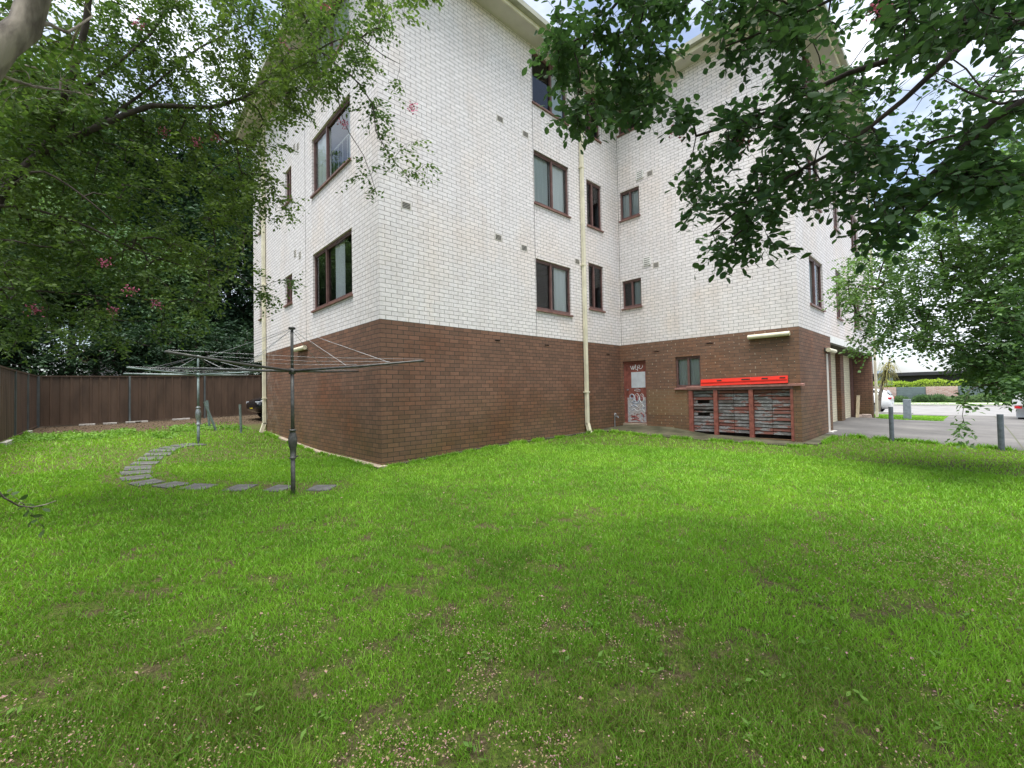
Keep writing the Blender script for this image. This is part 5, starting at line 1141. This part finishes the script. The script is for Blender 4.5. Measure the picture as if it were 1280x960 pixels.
# leafy weeds: the pale groundcover before the back fence
x, y = RN.uniform(-5.4, -.3, 16000), RN.uniform(6.5, 12.0, 16000); k = vnoise(x, y, .7, 8) > .42 + np.clip((y - 10.5) * .4, 0, .5) + np.clip((8.3 - y) * .3, 0, .4); k &= RN.random(16000) < .6
x, y = x[k], y[k]; P = np.stack([x, y, H(x, y) + RN.uniform(.02, .10, len(x))], 1)
M['weed'] = leaf_mat('weed_leaf', (.09, .20, .03), (.18, .32, .06), (1.2, 1.3, .6), 1.5, .35)
wx, wy, wr = sample_lawn(260); kk = lawn_mask(wx, wy) & (wr > 1.7) & (wr < 9); wx, wy = wx[kk], wy[kk]
wx = (wx[:, None] + RN.normal(0, .035, (len(wx), 7))).ravel(); wy = (wy[:, None] + RN.normal(0, .035, (len(wy), 7))).ravel(); kk = lawn_mask(wx, wy)
W2 = np.stack([wx[kk], wy[kk], H(wx[kk], wy[kk]) + RN.uniform(.012, .035, kk.sum())], 1)
o2 = leaves_mesh('broadleaf_weeds', 'weed', W2, RN.normal(0, 1, W2.shape) * [1, 1, .35], .045, .022, 'quad', None, RN, 1.); o2['kind'] = 'stuff'; prop(o2, 'small broad leafed weeds dotted through the lawn', 'weeds')
lx, ly, lr = sample_lawn(420); kk = lawn_mask(lx, ly) & (lr < 9); lx, ly = lx[kk], ly[kk]
P3 = np.stack([lx, ly, H(lx, ly) + RN.uniform(.015, .035, len(lx))], 1)
o3 = leaves_mesh('fallen_leaves', 'litter', P3, RN.normal(0, 1, P3.shape) * [1, 1, .2], .030, .018, 'quad', None, RN, 1.3); o3['kind'] = 'stuff'; prop(o3, 'larger fallen leaves lying on the grass', 'fallen leaves')
o = leaves_mesh('weeds', 'weed', P, RN.normal(0, 1, P.shape) * [1, 1, .5], .10, .05, 'quad', None, RN, .8); o['kind'] = 'stuff'; prop(o, 'broad leafed weeds growing at the far end of the lawn', 'weeds')

# ------------------------------------------------------------------ light
w = bpy.data.worlds.new('World'); S.world = w; w.use_nodes = True; nt = w.node_tree; nt.nodes.clear()
SUN_EL, SUN_AZ = rad(83), rad(215)         # azimuth: compass-like, direction the light comes from in the XY plane
out = N(nt, 'ShaderNodeOutputWorld'); bg = N(nt, 'ShaderNodeBackground'); sky = N(nt, 'ShaderNodeTexSky', sky_type='NISHITA')
sky.sun_disc = False; sky.sun_elevation = SUN_EL; sky.sun_rotation = rad(90) - SUN_AZ; sky.air_density = 1.; sky.dust_density = 2.; sky.ozone_density = 1.
tc = N(nt, 'ShaderNodeTexCoord'); sp = N(nt, 'ShaderNodeSeparateXYZ'); L(nt, tc.outputs['Generated'], sp.inputs[0])
mp = N(nt, 'ShaderNodeMapping'); mp.inputs['Scale'].default_value = (1, 1, 2.2); L(nt, tc.outputs['Generated'], mp.inputs[0])
cl = noise(nt, 2.2, 6, mp.outputs[0], .55); cf = ramp(nt, cl.outputs[0], [(.40, .12), (.60, 1.)]).outputs[0]
col = mixc(nt, cf, sky.outputs[0], (6.4, 6.75, 7.4))
L(nt, col, bg.inputs[0]); bg.inputs[1].default_value = .12; L(nt, bg.outputs[0], out.inputs[0])
sl = bpy.data.lights.new('sun', 'SUN'); sl.energy = 4.8; sl.angle = rad(50); sl.color = (1, .975, .94)
so = bpy.data.objects.new('sun', sl); COL.objects.link(so)
d = Vector((math.cos(SUN_EL) * math.cos(SUN_AZ), math.cos(SUN_EL) * math.sin(SUN_AZ), math.sin(SUN_EL))); so.rotation_euler = d.to_track_quat('Z', 'Y').to_euler()

S.render.engine = 'CYCLES'; S.cycles.use_denoising = True; S.cycles.max_bounces = 6; S.cycles.diffuse_bounces = 3; S.cycles.glossy_bounces = 3; S.cycles.transparent_max_bounces = 8; S.cycles.transmission_bounces = 3
S.cycles.sample_clamp_indirect = 8
S.view_settings.view_transform = 'Standard'; S.view_settings.look = 'None'; S.view_settings.exposure = 0.95; S.view_settings.gamma = 1
